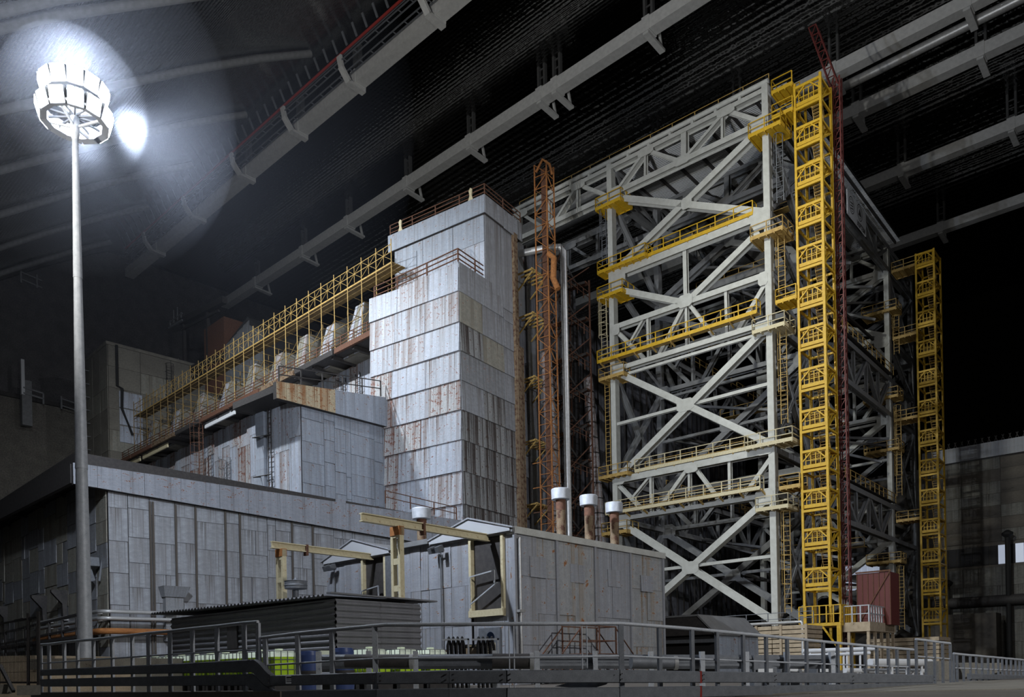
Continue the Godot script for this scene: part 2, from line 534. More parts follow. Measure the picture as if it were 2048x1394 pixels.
func hall():
	var b := Buf.new()
	var fine := []   # the section as a smooth curve: [point, inward normal]
	var sec := Curve2D.new()
	for i in ARCH.size():
		var a0: Array = ARCH[maxi(i - 1, 0)]
		var a1: Array = ARCH[mini(i + 1, ARCH.size() - 1)]
		var k := Vector2(a1[0] - a0[0], a1[1] - a0[1]).normalized()
		var near := minf(Vector2(ARCH[i][0] - a0[0], ARCH[i][1] - a0[1]).length(), Vector2(a1[0] - ARCH[i][0], a1[1] - ARCH[i][1]).length())
		k *= maxf(near, 1.0) / 3.0
		sec.add_point(Vector2(ARCH[i][0], ARCH[i][1]), -k, k)
	for i in ARCH.size() - 1:
		for j in 5:
			var q := sec.sample(i, j / 5.0)
			var e := sec.sample(i, j / 5.0 + 0.02) - q
			var nn := Vector2(e.y, -e.x).normalized()
			fine.append([q, nn])
	fine.append([Vector2(271, 0), Vector2(-1, 0)])
	for i in fine.size() - 1:
		for o in [0.0, 0.8]:
			var c := []
			for e in [[i, S_WEST], [i + 1, S_WEST], [i + 1, S_EAST], [i, S_EAST]]:
				var q: Vector2 = fine[e[0]][0] - fine[e[0]][1] * o
				var nn: Vector2 = fine[e[0]][1] * (1.0 if o == 0.0 else -1.0)
				c.append([at_hall(e[1], q.x, q.y), Vector3(0, nn.y, -nn.x)])
			b.smooth(c, [Vector2(S_WEST, i * 3.5), Vector2(S_WEST, i * 3.5 + 3.5), Vector2(S_EAST, i * 3.5 + 3.5), Vector2(S_EAST, i * 3.5)])
	var ceil := struct(b, "ceiling", M.ceiling, HALL)
	# round ribs across the north slope
	for s in [146.6, 131.3, 115.7, 100.0, 84.4, 68.8, 66.3, 53.2, 37.6, 22.0]:
		b = Buf.new()
		var q := []
		for i in range(1, 8):
			q.append(arch_point(i, s, -0.45))
		b.tube(q, 0.42, 8)
		put(b, "ceiling_rib", M.steel_grey, ceil)
	# floor and end walls
	b = Buf.new()
	b.cell(-S_EAST - 1.0, -S_WEST + 1.0, -0.6, 0.0, -271.0, -9.0)
	struct(b, "floor", M.ground, HALL)
	b = Buf.new()
	b.cell(-S_EAST - 1.0, -S_WEST + 1.0, -3.0, -1.2, -9.0, 30.0)
	struct(b, "ground", M.ground, HALL)
	for e in [["wall_east", S_EAST, 1.0, 48.2], ["wall_west", S_WEST, -1.0, 30.0]]:
		b = Buf.new()
		var poly := []
		for q in ARCH:
			poly.append(Vector2(-q[0], q[1]))
		b.plate(poly, Vector3(-e[1] - (0.8 if e[2] > 0 else 0.0), 0, 0), Vector3(0, 0, 1), Vector3.UP, 0.8)
		var w := struct(b, e[0], M.wall_dark, HALL)
		if e[0] == "wall_east":
			b = Buf.new()
			b.cell(-S_EAST, -S_EAST + 0.9, 0.0, 48.0, -262.0, -26.0)
			put(b, "lower_wall", M.wall_tan, w)
			b = Buf.new()
			b.cell(-S_EAST, -S_EAST + 1.3, 48.0, 48.7, -262.0, -26.0)
			put(b, "ledge", M.dark_steel, w)
	# longitudinal beams that hang below the arch
	girder("pale boxed girder under the arch, nearest to the red pipe and the lamp mast", 62.2, 75.2, [66.47, 81.35, 94.24, 108.07, 123.41, 138.24], true)
	girder("long pale boxed girder passing over the clad tower's roof, from the grey gable shed upwards", 81.0, 75.6, [50.43, 64.26, 66.82, 80.04, 93.85, 109.03, 122.37, 138.34], false)
	girder("pale boxed girder directly behind the tip of the red mast and the yellow stair tower's top", 103.2, 75.4, [22.16, 37.25, 50.39, 63.41], false)
	girder("pale boxed girder running just below the suspended round duct", 112.6, 75.4, [22.86, 37.68], false)
	girder("dim boxed girder crossing behind the sign board and the first stair tower", 131.0, 75.4, [22.99, 37.43], false)
	girder("faint dark boxed girder above the rear stair tower's top, farthest of the girders", 153.0, 75.4, [37.60, 21.59], false)
	b = Buf.new()
	b.tube([at_hall(S_EAST, 106.3, 75.2), at_hall(60, 106.3, 75.2), at_hall(S_WEST, 106.3, 75.2)], 0.55, 14)
	one(b, "round_duct", M.silver_pipe, "round metal duct hung between two girders at the upper right", "duct", HALL, at_hall(0, 106.3, 75.2))
	# red pipe with its row of clips
	var t := thing("red_pipe", "thin dark red pipe with a row of small clips along the ceiling's ribbed slope", "pipe", HALL, at_hall(0, 60, 77.6))
	b = Buf.new()
	b.tube([at_hall(147, 60, 77.6), at_hall(10, 60, 77.6)], 0.17, 6)
	put(b, "pipe", M.red_pipe, t)
	b = Buf.new()
	b.tube([at_hall(147, 60.5, 77.9), at_hall(10, 60.5, 77.9)], 0.12, 6)
	put(b, "conduit", M.galvanised_dull, t)
	for i in 62:
		var s := 24.0 + i * 2.0
		b = Buf.new()
		b.bar(at_hall(s, 59.6, 77.5), at_hall(s, 58.9, 78.8), 0.3, 0.12)
		put(b, "clip", M.galvanised_dull, t)

func girder(label: String, t: float, h: float, stops: Array, trays: bool):
	var o := thing("girder", label, "girder", HALL, at_hall(0, t, h), "girders hung under the arch")
	var b := Buf.new()
	var w := 0.75
	var edge := [stops.min() - 200.0, S_EAST - 2.0]
	b.cell(-edge[1], -maxf(edge[0], S_WEST), h - w, h + w, -t - w, -t + w)
	put(b, "box_beam", M.girder, o)
	for s in stops:
		b = Buf.new()   # a collar round the beam with an arm below
		b.cell(-s - 0.5, -s + 0.5, h - w - 0.12, h + w + 0.12, -t - w - 0.1, -t + w + 0.1)
		put(b, "collar", M.girder, o)
		b = Buf.new()
		if trays:
			b.bar(at_hall(s, t + 0.9, h - w - 0.3), at_hall(s, t - 1.6, h - w - 0.2), 0.8, 0.35)
			b.bar(at_hall(s, t - 1.4, h - w - 0.2), at_hall(s, t - 2.6, h + 0.4), 0.8, 0.35)
			b.bar(at_hall(s, t - 2.5, h + 0.3), at_hall(s, t - 2.8, h + 1.6), 0.8, 0.3)
		else:
			b.bar(at_hall(s, t - 0.8, h - w - 0.3), at_hall(s, t + 2.9, h - w - 0.5), 0.75, 0.3)
			b.bar(at_hall(s, t + 2.7, h - w - 0.4), at_hall(s, t + 2.0, h + 1.4), 0.3, 0.25)
			b.bar(at_hall(s, t + 2.2, h + 1.2), at_hall(s, t + 0.6, h + 0.5), 0.25, 0.25)
		put(b, "arm", M.girder, o)
		b = Buf.new()
		var top := arch_height(t) + 0.3
		for d in [-0.5, 0.5]:
			b.bar(at_hall(s + d, t, h + w), at_hall(s + d, t, top), 0.3, 0.5)
		for k in 3:
			var y := h + w + 0.7 + k * 1.1
			b.bar(at_hall(s - 0.5, t, y), at_hall(s + 0.5, t, y), 0.14, 0.14)
		put(b, "hanger", M.hanger, o)
	if trays:
		for k in 2:
			b = Buf.new()
			var tt := t - 1.5 - k * 0.9
			var y := h + 0.2 + k * 0.8
			for d in [-0.3, 0.3]:
				b.bar(at_hall(S_EAST - 6, tt + d, y), at_hall(-20, tt + d, y), 0.1, 0.14)
			for j in 80:
				var s := -18.0 + j * 2.1
				b.bar(at_hall(s, tt - 0.3, y), at_hall(s, tt + 0.3, y), 0.12, 0.08)
			put(b, "cable_tray", M.galvanised_dull, o)

func arch_height(t: float) -> float:
	for i in ARCH.size() - 1:
		if t <= ARCH[i + 1][0]:
			return lerpf(ARCH[i][1], ARCH[i + 1][1], (t - ARCH[i][0]) / (ARCH[i + 1][0] - ARCH[i][0]))
	return 0.0

# ---------------------------------------------------------------- the clad building
func core(parent: Node, x0: float, x1: float, y0: float, y1: float, z0: float, z1: float, m: Material, called := "core"):
	var b := Buf.new()
	b.cell(x0, x1, y0, y1, z0, z1)
	return put(b, called, m, parent)

# a wall of sheets: columns at the given stations, rows of the given height shifted per column
func sheets(parent: Node, plane: String, k: float, cols: Array, y0: float, y1: float, row: float, mats: Array, lap := 0.1, split := 0.0):
	for i in cols.size() - 1:
		var y := y1
		var first := row * rng.randf_range(0.5, 1.0)
		while y > y0 + 0.2:
			var n := maxf(y0, y - first)
			if n - y0 < row * 0.3:
				n = y0
			var m := pick(mats)
			if split > 0.0 and rng.randf() < split and absf(cols[i + 1] - cols[i]) > 1.4:
				var mid: float = lerpf(cols[i], cols[i + 1], rng.randf_range(0.4, 0.6))
				sheet(parent, "cladding_sheet", plane, k, cols[i], mid, n, n, y, y, m, 0.04, 0.04 + lap * 0.4)
				sheet(parent, "cladding_sheet", plane, k, mid, cols[i + 1], n, n, y, y, pick(mats), 0.04, 0.04 + lap * 0.4)
			else:
				sheet(parent, "cladding_sheet", plane, k, cols[i], cols[i + 1], n, n, y, y, m, 0.04, 0.04 + lap * 0.4)
			y = n
			first = row * rng.randf_range(0.85, 1.15)

func lower_block():
	var o := thing("lower_block", "low grey sheet-clad block of the building, with a wide fascia band, behind the lamp mast", "building", LOWER)
	core(o, -60, -0.05, 0, 14.0, -30.5, -0.05, M.dark_steel)
	# right face
	var cols := [0.01, -1.22, -2.61, -4.32, -5.71, -7.87, -8.97, -11.19, -11.88, -13.18, -14.97, -16.96, -18.71, -20.93, -23.53, -26.27, -30.62]
	var tops := [12.88, 12.21]
	sheets(o, "s", 0.0, cols, 0.0, 13.0, 1.9, ["grey_a"], 0.02, 0.15)
	# left face
	cols = [-51.22, -43.74, -37.11, -31.57, -26.72, -25.87, -23.09, -20.31, -18.11, -15.47, -14.01, -10.87, -8.28, -5.21, -3.65, -2.16, -0.16]
	sheets(o, "f", 0.0, cols, 0.0, 14.0, 1.7, ["grey_b", "grey_tan", "grey_tan", "grey_a"], 0.06, 0.1)
	for x in [-2.61, -2.80, -4.32, -5.71, -7.87, -8.97, -13.18, -14.97]:
		var sb := Buf.new()
		sb.cell(0.1, 0.2, 0, 12.4, x - 0.06, x + 0.06)
		put(sb, "seam_strip", M.seam, o)
	# brackets on the left face
	for x in [-24.98, -13.45, -8.47]:
		var b := Buf.new()
		b.plate([Vector2(0, 0), Vector2(1.1, 0), Vector2(1.1, -0.18), Vector2(0.4, -1.0), Vector2(0.35, -2.1), Vector2(0.1, -2.1), Vector2(0.1, -0.9), Vector2(0, -0.3)], Vector3(x, 7.0, 0.0), Vector3(0, 0, 1), Vector3.UP, 0.35)
		put(b, "wall_bracket", M.dark_steel, o)
	# fascia band and canopy
	var f := thing("roof_fascia", "pale grey sheet fascia band, tapering along the top of the low block", "fascia", LOWER)
	var za: float = 2.14
	var zb: float = -30.40
	var top := [14.14, 14.35]
	var low := [12.80, 11.65]
	var b := Buf.new()
	b.hexa([v3(0.1, low[0], za), v3(0.1, low[1], zb), v3(0.45, low[1], zb), v3(0.45, low[0], za), v3(0.1, top[0], za), v3(0.1, top[1], zb), v3(0.45, top[1], zb), v3(0.45, top[0], za)])
	put(b, "backing", M.dark_steel, f)
	var st := [2.18, 0.75, -0.71, -2.17, -4.57, -6.33, -7.35, -9.51, -12.04, -15.08, -18.10, -19.70, -23.27, -26.67, -30.44]
	for i in st.size() - 1:
		var k0: float = (st[i] - za) / (zb - za)
		var k1: float = (st[i + 1] - za) / (zb - za)
		sheet(f, "fascia_sheet", "s", 0.45, st[i], st[i + 1], lerpf(low[0], low[1], k0), lerpf(low[0], low[1], k1), lerpf(top[0], top[1], k0), lerpf(top[0], top[1], k1), M.fascia, 0.03, 0.05, 0.01)
	var c := thing("roof_canopy", "dark deep roof overhang of the low block, left of the lamp mast", "canopy", LOWER)
	b = Buf.new()
	b.hexa([v3(-60, 14.1, za - 0.3), v3(-0.1, 14.1, za - 0.3), v3(-0.1, 14.1, -28.0), v3(-60, 14.1, -28.0), v3(-60, 15.0, za - 0.3), v3(-0.1, 15.0, za - 0.3), v3(-0.1, 14.4, -28.0), v3(-60, 14.4, -28.0)])
	put(b, "roof_slab", M.dark_steel, c)
	b = Buf.new()
	b.bar(v3(-60, 14.6, za - 0.1), v3(0, top[0] - 0.6, za - 0.1), 0.3, 1.2)
	put(b, "edge_beam", M.dark_steel, c)
	for i in 10:
		b = Buf.new()
		b.bar(v3(-3.0 - i * 5.0, 13.9, za - 0.2), v3(-3.0 - i * 5.0, 13.9, 0.2), 0.3, 0.5)
		put(b, "outrigger", M.dark_steel, c)
	b = Buf.new()
	b.rail([v3(0.3, top[1] + 0.05, zb + 0.6), v3(0.3, top[1] + 0.45, zb + 8.5)], 1.1, 2.6, 0.035)
	one(b, "guard_rail", M.rust_brown, "rusty low guard rail on the fascia's right end, in front of the clad tower", "railing", LOWER, v3(0.3, top[1], zb + 4))
	b = Buf.new()
	b.cell(-0.9, 0.1, 13.4, 14.6, -17.27, -18.12)
	one(b, "roof_box", M.fascia, "small bent grey sheet box sticking up above the fascia band's middle", "box", LOWER, v3(-0.4, 13.4, -17.69))

func middle_block():
	var o := thing("middle_block", "bluish sheet-clad block standing on the low roof beside the white clad tower", "building", MID)
	var h0 := 13.5
	core(o, -6.5, -0.05, h0, 25.0, -12.0, -0.05, M.dark_steel)
	var cols := [-0.03, -2.47, -3.67, -4.96, -5.56, -8.46, -9.62, -10.21]
	sheets(o, "s", 0.0, cols, h0, 25.2, 2.1, ["blue_a"], 0.06)
	cols = [-5.34, -3.32, -1.83, -0.04]
	sheets(o, "f", 0.0, cols, h0, 26.5, 5.6, ["white_b", "white_c", "white_a"], 0.05)
	var b := Buf.new()
	b.cell(-6.75, -5.42, h0, 25.6, 0.0, 0.35)
	put(b, "pale_flashing", M.blue_a, o)
	for y in [19.3, 23.0]:
		b = Buf.new()
		b.tube([v3(-6.0, y, 0.3), v3(-5.6, y - 0.3, 1.4), v3(-4.4, y, 0.3)], 0.05, 5)
		b.tube([v3(-6.0, y, 0.3), v3(-4.4, y, 0.3)], 0.05, 5)
		put(b, "step_bracket", M.dark_steel, o)
	# fascia
	var f := thing("ledge_fascia", "tan and rust-stained fascia ledge sticking out over the bluish middle block", "fascia", MID)
	var za: float = 2.82
	var zb: float = -10.21
	var top := [26.08, 27.84]
	var low := [24.61, 24.91]
	b = Buf.new()
	b.hexa([v3(0.0, low[0], za), v3(0.0, low[1], zb), v3(0.55, low[1], zb), v3(0.55, low[0], za), v3(0.0, top[0], za), v3(0.0, top[1], zb), v3(0.55, top[1], zb), v3(0.55, top[0], za)])
	put(b, "backing", M.dark_steel, f)
	var st := [2.86, 1.89, 1.01, -0.16, -1.68, -3.43, -4.54, -5.67, -6.83, -7.95, -9.03, -10.20]
	for i in st.size() - 1:
		var k0: float = (st[i] - za) / (zb - za)
		var k1: float = (st[i + 1] - za) / (zb - za)
		sheet(f, "fascia_sheet", "s", 0.55, st[i], st[i + 1], lerpf(low[0], low[1], k0), lerpf(low[0], low[1], k1), lerpf(top[0], top[1], k0), lerpf(top[0], top[1], k1), M.fascia_rust if i < 5 else M.blue_a, 0.03, 0.05, 0.01)
	b = Buf.new()
	b.cell(-7.0, 0.0, 25.4, 26.0, zb, za - 0.3)
	put(b, "roof_slab", M.dark_steel, f)
	b = Buf.new()
	b.rail([v3(0.3, top[0], za - 0.4), v3(0.3, top[1], zb + 1.0)], 1.5, 2.6, 0.045)
	one(b, "guard_rail", M.dark_steel, "thin dark guard rail on the tan rust-stained ledge", "railing", MID, v3(0.3, top[0], (za + zb) / 2))
	ladder("ladder", "narrow fixed ladder up the left face of the bluish middle block", MID, v3(-4.52, h0, 0.3), v3(-4.52, 25.5, 0.3), 0.5, false, M.dark_steel, v3(1, 0, 0), v3(0, 0, 1))

# ladder with rungs; cage hoops when wanted
func ladder(called: String, label: String, fr: Transform3D, a: Vector3, b: Vector3, w: float, cage: bool, m: Material, side := Vector3(1, 0, 0), out := Vector3(0, 0, 1), group := ""):
	var o := thing(called, label, "ladder", fr, a, group)
	for s in [-0.5, 0.5]:
		var q := Buf.new()
		q.bar(a + side * w * s, b + side * w * s, 0.07, 0.07)
		put(q, "stile", m, o)
	var q := Buf.new()
	var k := int(a.distance_to(b) / 0.45)
	for i in range(1, k):
		var c := a.lerp(b, float(i) / k)
		q.bar(c - side * w * 0.5, c + side * w * 0.5, 0.04, 0.04)
	put(q, "rungs", m, o, "stuff")
	if cage:
		q = Buf.new()
		var n := int(a.distance_to(b) / 1.3)
		for i in range(2, n + 1):
			var c := a.lerp(b, float(i) / n)
			var pts := []
			for j in 9:
				var t := PI * j / 8.0
				pts.append(c + side * cos(t) * w * 0.72 + out * sin(t) * w * 1.15)
			for j in 8:
				q.bar(pts[j], pts[j + 1], 0.05, 0.05)
		for j: int in [1, 4, 7]:
			var t := PI * j / 8.0
			var d := side * cos(t) * w * 0.72 + out * sin(t) * w * 1.15
			q.bar(a.lerp(b, 2.0 / n) + d, b + d, 0.04, 0.04)
		put(q, "safety_cage", m, o)
	return o

func gallery():
	var o := thing("cascade_wall", "bright streaked white sheet wall below the long gallery, running back to the left", "building", GAL)
	var zw := -3.6
	core(o, -71, 2.2, 12.0, 35.2, zw - 4.0, zw - 0.05, M.dark_steel)
	var cols := []
	var x := -70.0
	while x < 2.2:
		cols.append(x)
		x += rng.randf_range(1.7, 3.4)
	cols.append(2.2)
	sheets(o, "f", zw, cols, 12.0, 35.2, 5.4, ["white_b", "white_c", "white_a", "white_rusty", "white_c"], 0.08, 0.25)
	# upper wall with tapered buttresses behind the scaffold
	var u := thing("upper_wall", "upper concrete-grey wall with a row of tapered buttresses behind the yellow scaffold", "building", GAL)
	core(u, -71, 5.0, 35.8, 41.8, -9.0, -6.0, M.concrete_dark, "wall_core")
	var n := 0
	for px in [-61.95, -53.06, -45.00, -36.78, -29.87, -23.42, -17.51, -11.75, -5.99, -1.05]:
		var b := Buf.new()
		var y1 := 41.7 - 0.5 * (n % 2)
		b.hexa([v3(px - 1.7, 35.2, -5.9), v3(px + 1.7, 35.2, -5.9), v3(px + 1.5, 35.2, -1.9), v3(px - 1.5, 35.2, -1.9), v3(px - 0.95, y1, -5.9), v3(px + 0.95, y1, -5.9), v3(px + 0.8, y1 - 0.3, -3.2), v3(px - 0.8, y1 - 0.3, -3.2)])
		var bt := put(b, "buttress", M.concrete, u)
		for j in 3:   # cover boards on the sloping front
			b = Buf.new()
			var k := (j - 1) * 1.0
			b.hexa([v3(px + k - 0.45, 35.3, -1.9), v3(px + k + 0.45, 35.3, -1.9), v3(px + k + 0.45, 35.3, -1.8), v3(px + k - 0.45, 35.3, -1.8), v3(px + k * 0.54 - 0.24, y1 - 0.4, -3.2), v3(px + k * 0.54 + 0.24, y1 - 0.4, -3.2), v3(px + k * 0.54 + 0.24, y1 - 0.4, -3.1), v3(px + k * 0.54 - 0.24, y1 - 0.4, -3.1)])
			put(b, "cover_board", pick(["white_rusty", "grey_tan", "white_b"]), bt)
		n += 1
	# gallery deck
	var g := thing("gallery_deck", "long rusty gallery deck with edge beams, cantilevered over the bright streaked wall", "gallery", GAL)
	core(g, -72, 1.6, 35.45, 35.8, -6.0, -0.4, M.dark_steel, "deck")
	for i in 9:
		var a := -71.5 + i * 8.1
		var b := Buf.new()
		b.cell(a, a + 7.8, 35.25, 35.8, -0.4, -0.1)
		put(b, "edge_beam", [M.rust_brown, M.dark_steel, M.rust_strip, M.rust_brown][(i * 7) % 4], g)
	for q in 3:
		var e := [-72.90, -61.46, -60.38, -51.21, -39.01, -30.50]
		var b := Buf.new()
		b.cell(e[q * 2], e[q * 2 + 1], 34.5, 35.2, -0.9, -0.7)
		put(b, "runway_beam", [M.cream, M.cream, M.white_paint][q], g)
	for i in 19:
		var b := Buf.new()
		b.bar(v3(-70.0 + i * 3.9, 35.2, -3.6), v3(-70.0 + i * 3.9, 35.2, -0.5), 0.3, 0.4)
		put(b, "outrigger", M.dark_steel, g)
	var b := Buf.new()
	b.rail([v3(-72, 35.8, -0.3), v3(1.5, 35.8, -0.3)], 1.1, 2.4, 0.04, 2)
	put(b, "guard_rail", M.rust_brown, g)
	# scaffold
	var s := thing("scaffold", "long yellow tube scaffold with a railed walkway along the tapered buttresses", "scaffold", GAL)
	var bays := 26
	var px := []
	for i in bays + 1:
		px.append(lerpf(-64.0, 2.6, float(i) / bays))
	for i in bays + 1:
		for z in [-0.9, -4.4]:
			b = Buf.new()
			b.tube([v3(px[i], 35.8, z), v3(px[i], 44.4 if z > -2 else 42.4, z)], 0.055, 6)
			put(b, "standard", M.yellow_old if z > -2 and i > 12 else M.scaffold_dull, s)
		for y in [37.6, 39.4, 41.3]:
			b = Buf.new()
			b.bar(v3(px[i], y, -0.9), v3(px[i], y, -4.4), 0.055, 0.055)
			put(b, "transom", M.scaffold_dull, s)
	for i in bays:
		for y in [37.6, 39.4, 41.6]:
			b = Buf.new()
			b.bar(v3(px[i], y, -0.9 if y > 41 else -2.4), v3(px[i + 1], y, -0.9 if y > 41 else -2.4), 0.06, 0.06)
			put(b, "ledger", M.scaffold_dull, s)
		if i % 3 != 1:
			b = Buf.new()
			b.bar(v3(px[i], 37.6, -0.9), v3(px[i + 1], 39.4, -0.9), 0.045, 0.045)
			put(b, "brace", M.scaffold_dull, s)
		for k in 3:
			b = Buf.new()
			b.cell(px[i], px[i + 1] - 0.06, 42.1, 42.18, -1.0 - k * 0.62, -1.5 - k * 0.62)
			put(b, "board", M.scaffold_dull, s)
		b = Buf.new()
		b.bar(v3(px[i], 42.0, -0.9), v3(px[i + 1], 42.0, -0.9), 0.09, 0.16)
		put(b, "edge_ledger", M.yellow_old, s)
		for y in [43.1, 43.9]:
			b = Buf.new()
			b.bar(v3(px[i], y, -0.9), v3(px[i + 1], y, -0.9), 0.055, 0.055)
			put(b, "guard_bar", M.yellow_old, s)
		b = Buf.new()
		b.bar(v3((px[i] + px[i + 1]) / 2, 42.2, -0.9), v3((px[i] + px[i + 1]) / 2, 43.9, -0.9), 0.05, 0.05)
		b.bar(v3(px[i], 42.3, -0.9), v3(px[i + 1], 43.9, -0.9), 0.03, 0.03)
		b.bar(v3(px[i], 43.9, -0.9), v3(px[i + 1], 42.3, -0.9), 0.03, 0.03)
		put(b, "guard_frame", M.yellow_old, s)
	# ladders
	ladder("caged_ladder", "tall rusty ladder from the low roof up to the gallery, left end of the bright wall", GAL, v3(-40.02, 15.0, -0.6), v3(-40.02, 36.5, -0.6), 1.3, true, M.rust_brown)
	ladder("caged_ladder", "pale caged ladder on the bright streaked wall under the gallery", GAL, v3(-37.72, 14.0, -3.3), v3(-37.61, 30.5, -3.3), 1.2, true, M.galvanised_dull)
	ladder("caged_ladder", "dark caged ladder on the white wall above the tan ledge, farther from the clad tower", GAL, v3(-9.80, 26.0, -3.3), v3(-9.74, 34.0, -3.3), 0.9, true, M.dark_steel)
	ladder("wall_ladder", "plain dark ladder on the white wall right beside the clad tower", GAL, v3(-7.00, 26.0, -3.3), v3(-6.92, 34.0, -3.3), 0.8, false, M.dark_steel)

func tower_block():
	var o := thing("clad_tower", "tall white sheet-clad tower with rust runs, its corner towards the viewer", "building", TOWER)
	var rows := [35.73, 32.88, 30.22, 27.51, 24.75, 21.98, 19.08, 16.03, 12.9, 9.7, 6.5, 3.2, 0.0]
	var xl: float = -11.39
	var z1: float = -7.03
	var z2: float = -9.29
	core(o, xl + 0.1, -0.05, 0, 38.0, -9.0, -0.05, M.dark_steel)
	# left face, from the top row down
	var tops := [38.17, 38.06, 38.29, 38.48]
	var xs := [xl, -7.59, -3.63, 0.0]
	for i in 3:
		sheet(o, "cladding_sheet", "f", 0.0, xs[i], xs[i + 1], rows[0], rows[0], tops[i], tops[i + 1], [M.white_c, M.white_a, M.white_c][i], 0.05, 0.2)
	var kinds := ["white_a", "white_b", "white_a", "white_c", "white_b", "white_rusty", "white_b", "white_c"]
	for r in rows.size() - 1:
		var cuts := [xl, xl * 0.72 + rng.randf_range(-0.5, 0.5), xl * 0.36 + rng.randf_range(-0.8, 0.8), 0.0]
		for i in 3:
			sheet(o, "cladding_sheet", "f", 0.0, cuts[i], cuts[i + 1], rows[r + 1], rows[r + 1], rows[r], rows[r], M[kinds[(r + i) % 8]] if i > 0 or r < 2 else M.white_rusty, 0.04, 0.2)
	# right face
	var top2 := 38.28
	var zs := [0.0, -3.65, -5.14, z1]
	for i in 3:
		sheet(o, "cladding_sheet", "s", 0.0, zs[i], zs[i + 1], rows[0], rows[0], 38.48, 38.48, M.grey_a, 0.04, 0.1)
	zs = [0.0, -3.49, z1, z2]
	for r in rows.size() - 1:
		for i in 3:
			var m: Material = M.grey_dark_runs if r >= 5 or (r >= 3 and rng.randf() < 0.55) or (r == 1 and i == 0) else pick(["grey_tan", "grey_a", "grey_b"])
			sheet(o, "cladding_sheet", "s", 0.0, zs[i], zs[i + 1], rows[r + 1], rows[r + 1], rows[r], rows[r], m, 0.04, 0.12)
	# roof rail of the lower tier
	var t := 38.48
	var b := Buf.new()
	b.rail([v3(xl + 0.5, tops[0] - 0.2, -0.2), v3(-7.78, t - 0.4, -0.2), v3(-0.2, t, -0.2), v3(-0.2, t, z1 + 1.6)], 1.35, 3.2, 0.05, 2)
	one(b, "roof_rail", M.rust_brown, "rusty railing round the lower roof of the white clad tower", "railing", TOWER, v3(-0.2, t, -0.2))
	# upper tier
	var u := thing("upper_tier", "smooth pale grey upper block with a deep parapet, set back on the clad tower", "building", TOWER)
	var zk: float = -4.19
	var xa: float = -12.34
	var xb: float = -11.69
	var yp: float = 44.77
	var yt: float = 46.50
	var ze: float = -9.26
	var zf: float = -10.36
	core(u, xb + 0.1, -0.1, 36.0, yp + 0.2, ze + 0.05, zk - 0.05, M.dark_steel)
	for i in 3:
		sheet(u, "cladding_sheet", "f", zk, lerpf(xb, 0.0, i / 3.0), lerpf(xb, 0.0, (i + 1) / 3.0), 36.0, 36.0, 42.21, 42.21, M.white_a if i == 0 else M.white_c, 0.03, 0.08)
		sheet(u, "cladding_sheet", "f", zk, lerpf(xb, 0.0, i / 3.0), lerpf(xb, 0.0, (i + 1) / 3.0), 42.21, 42.21, yp, yp, M.blue_a, 0.03, 0.06)
	for i in 2:
		sheet(u, "cladding_sheet", "s", 0.0, lerpf(zk, ze, i / 2.0), lerpf(zk, ze, (i + 1) / 2.0), 36.75, 36.75, yp, yp, M.grey_a, 0.03, 0.05)
	sheet(u, "cladding_sheet", "s", 0.0, z1 - 0.05, ze, 35.6, 35.6, 36.75, 36.75, M.grey_a, 0.03, 0.06)
	b = Buf.new()
	b.cell(xa, 0.25, yp, yt - 0.1, zf, zk + 0.25)
	put(b, "parapet_core", M.dark_steel, u)
	for i in 3:
		sheet(u, "parapet_sheet", "f", zk + 0.25, lerpf(xa, 0.25, i / 3.0), lerpf(xa, 0.25, (i + 1) / 3.0), yp, yp, yt, yt, M.blue_a, 0.05, 0.07, 0.005)
	for i in 2:
		sheet(u, "parapet_sheet", "s", 0.25, lerpf(zk + 0.25, zf, i / 2.0), lerpf(zk + 0.25, zf, (i + 1) / 2.0), yp - 0.1 * i, yp - 0.1 * i, yt, yt, M.grey_a, 0.05, 0.07, 0.005)
	b = Buf.new()
	b.rail([v3(xa + 0.1, yt, zk), v3(0.1, yt, zk), v3(0.1, yt, zf)], 1.2, 3.0, 0.04, 2)
	one(b, "roof_rail", M.rust_brown, "thin rusty railing round the top roof of the upper tier", "railing", TOWER, v3(0.1, yt, zk))
	for q in [[-1.47, "nearer to the corner"], [-10.68, "at the far left end"]]:
		b = Buf.new()
		b.plate([Vector2(-0.35, 0), Vector2(0.35, 0), Vector2(0.15, 0.6), Vector2(0.2, 1.2), Vector2(0.0, 1.35), Vector2(-0.2, 1.1), Vector2(-0.1, 0.6)], v3(q[0], yt - 0.1, zk + 0.1), Vector3(1, 0, 0), Vector3.UP, 0.12)
		one(b, "lifting_lug", M.cream, "small pale lifting hook on the top parapet, " + q[1], "hook", TOWER, v3(q[0], yt, zk))

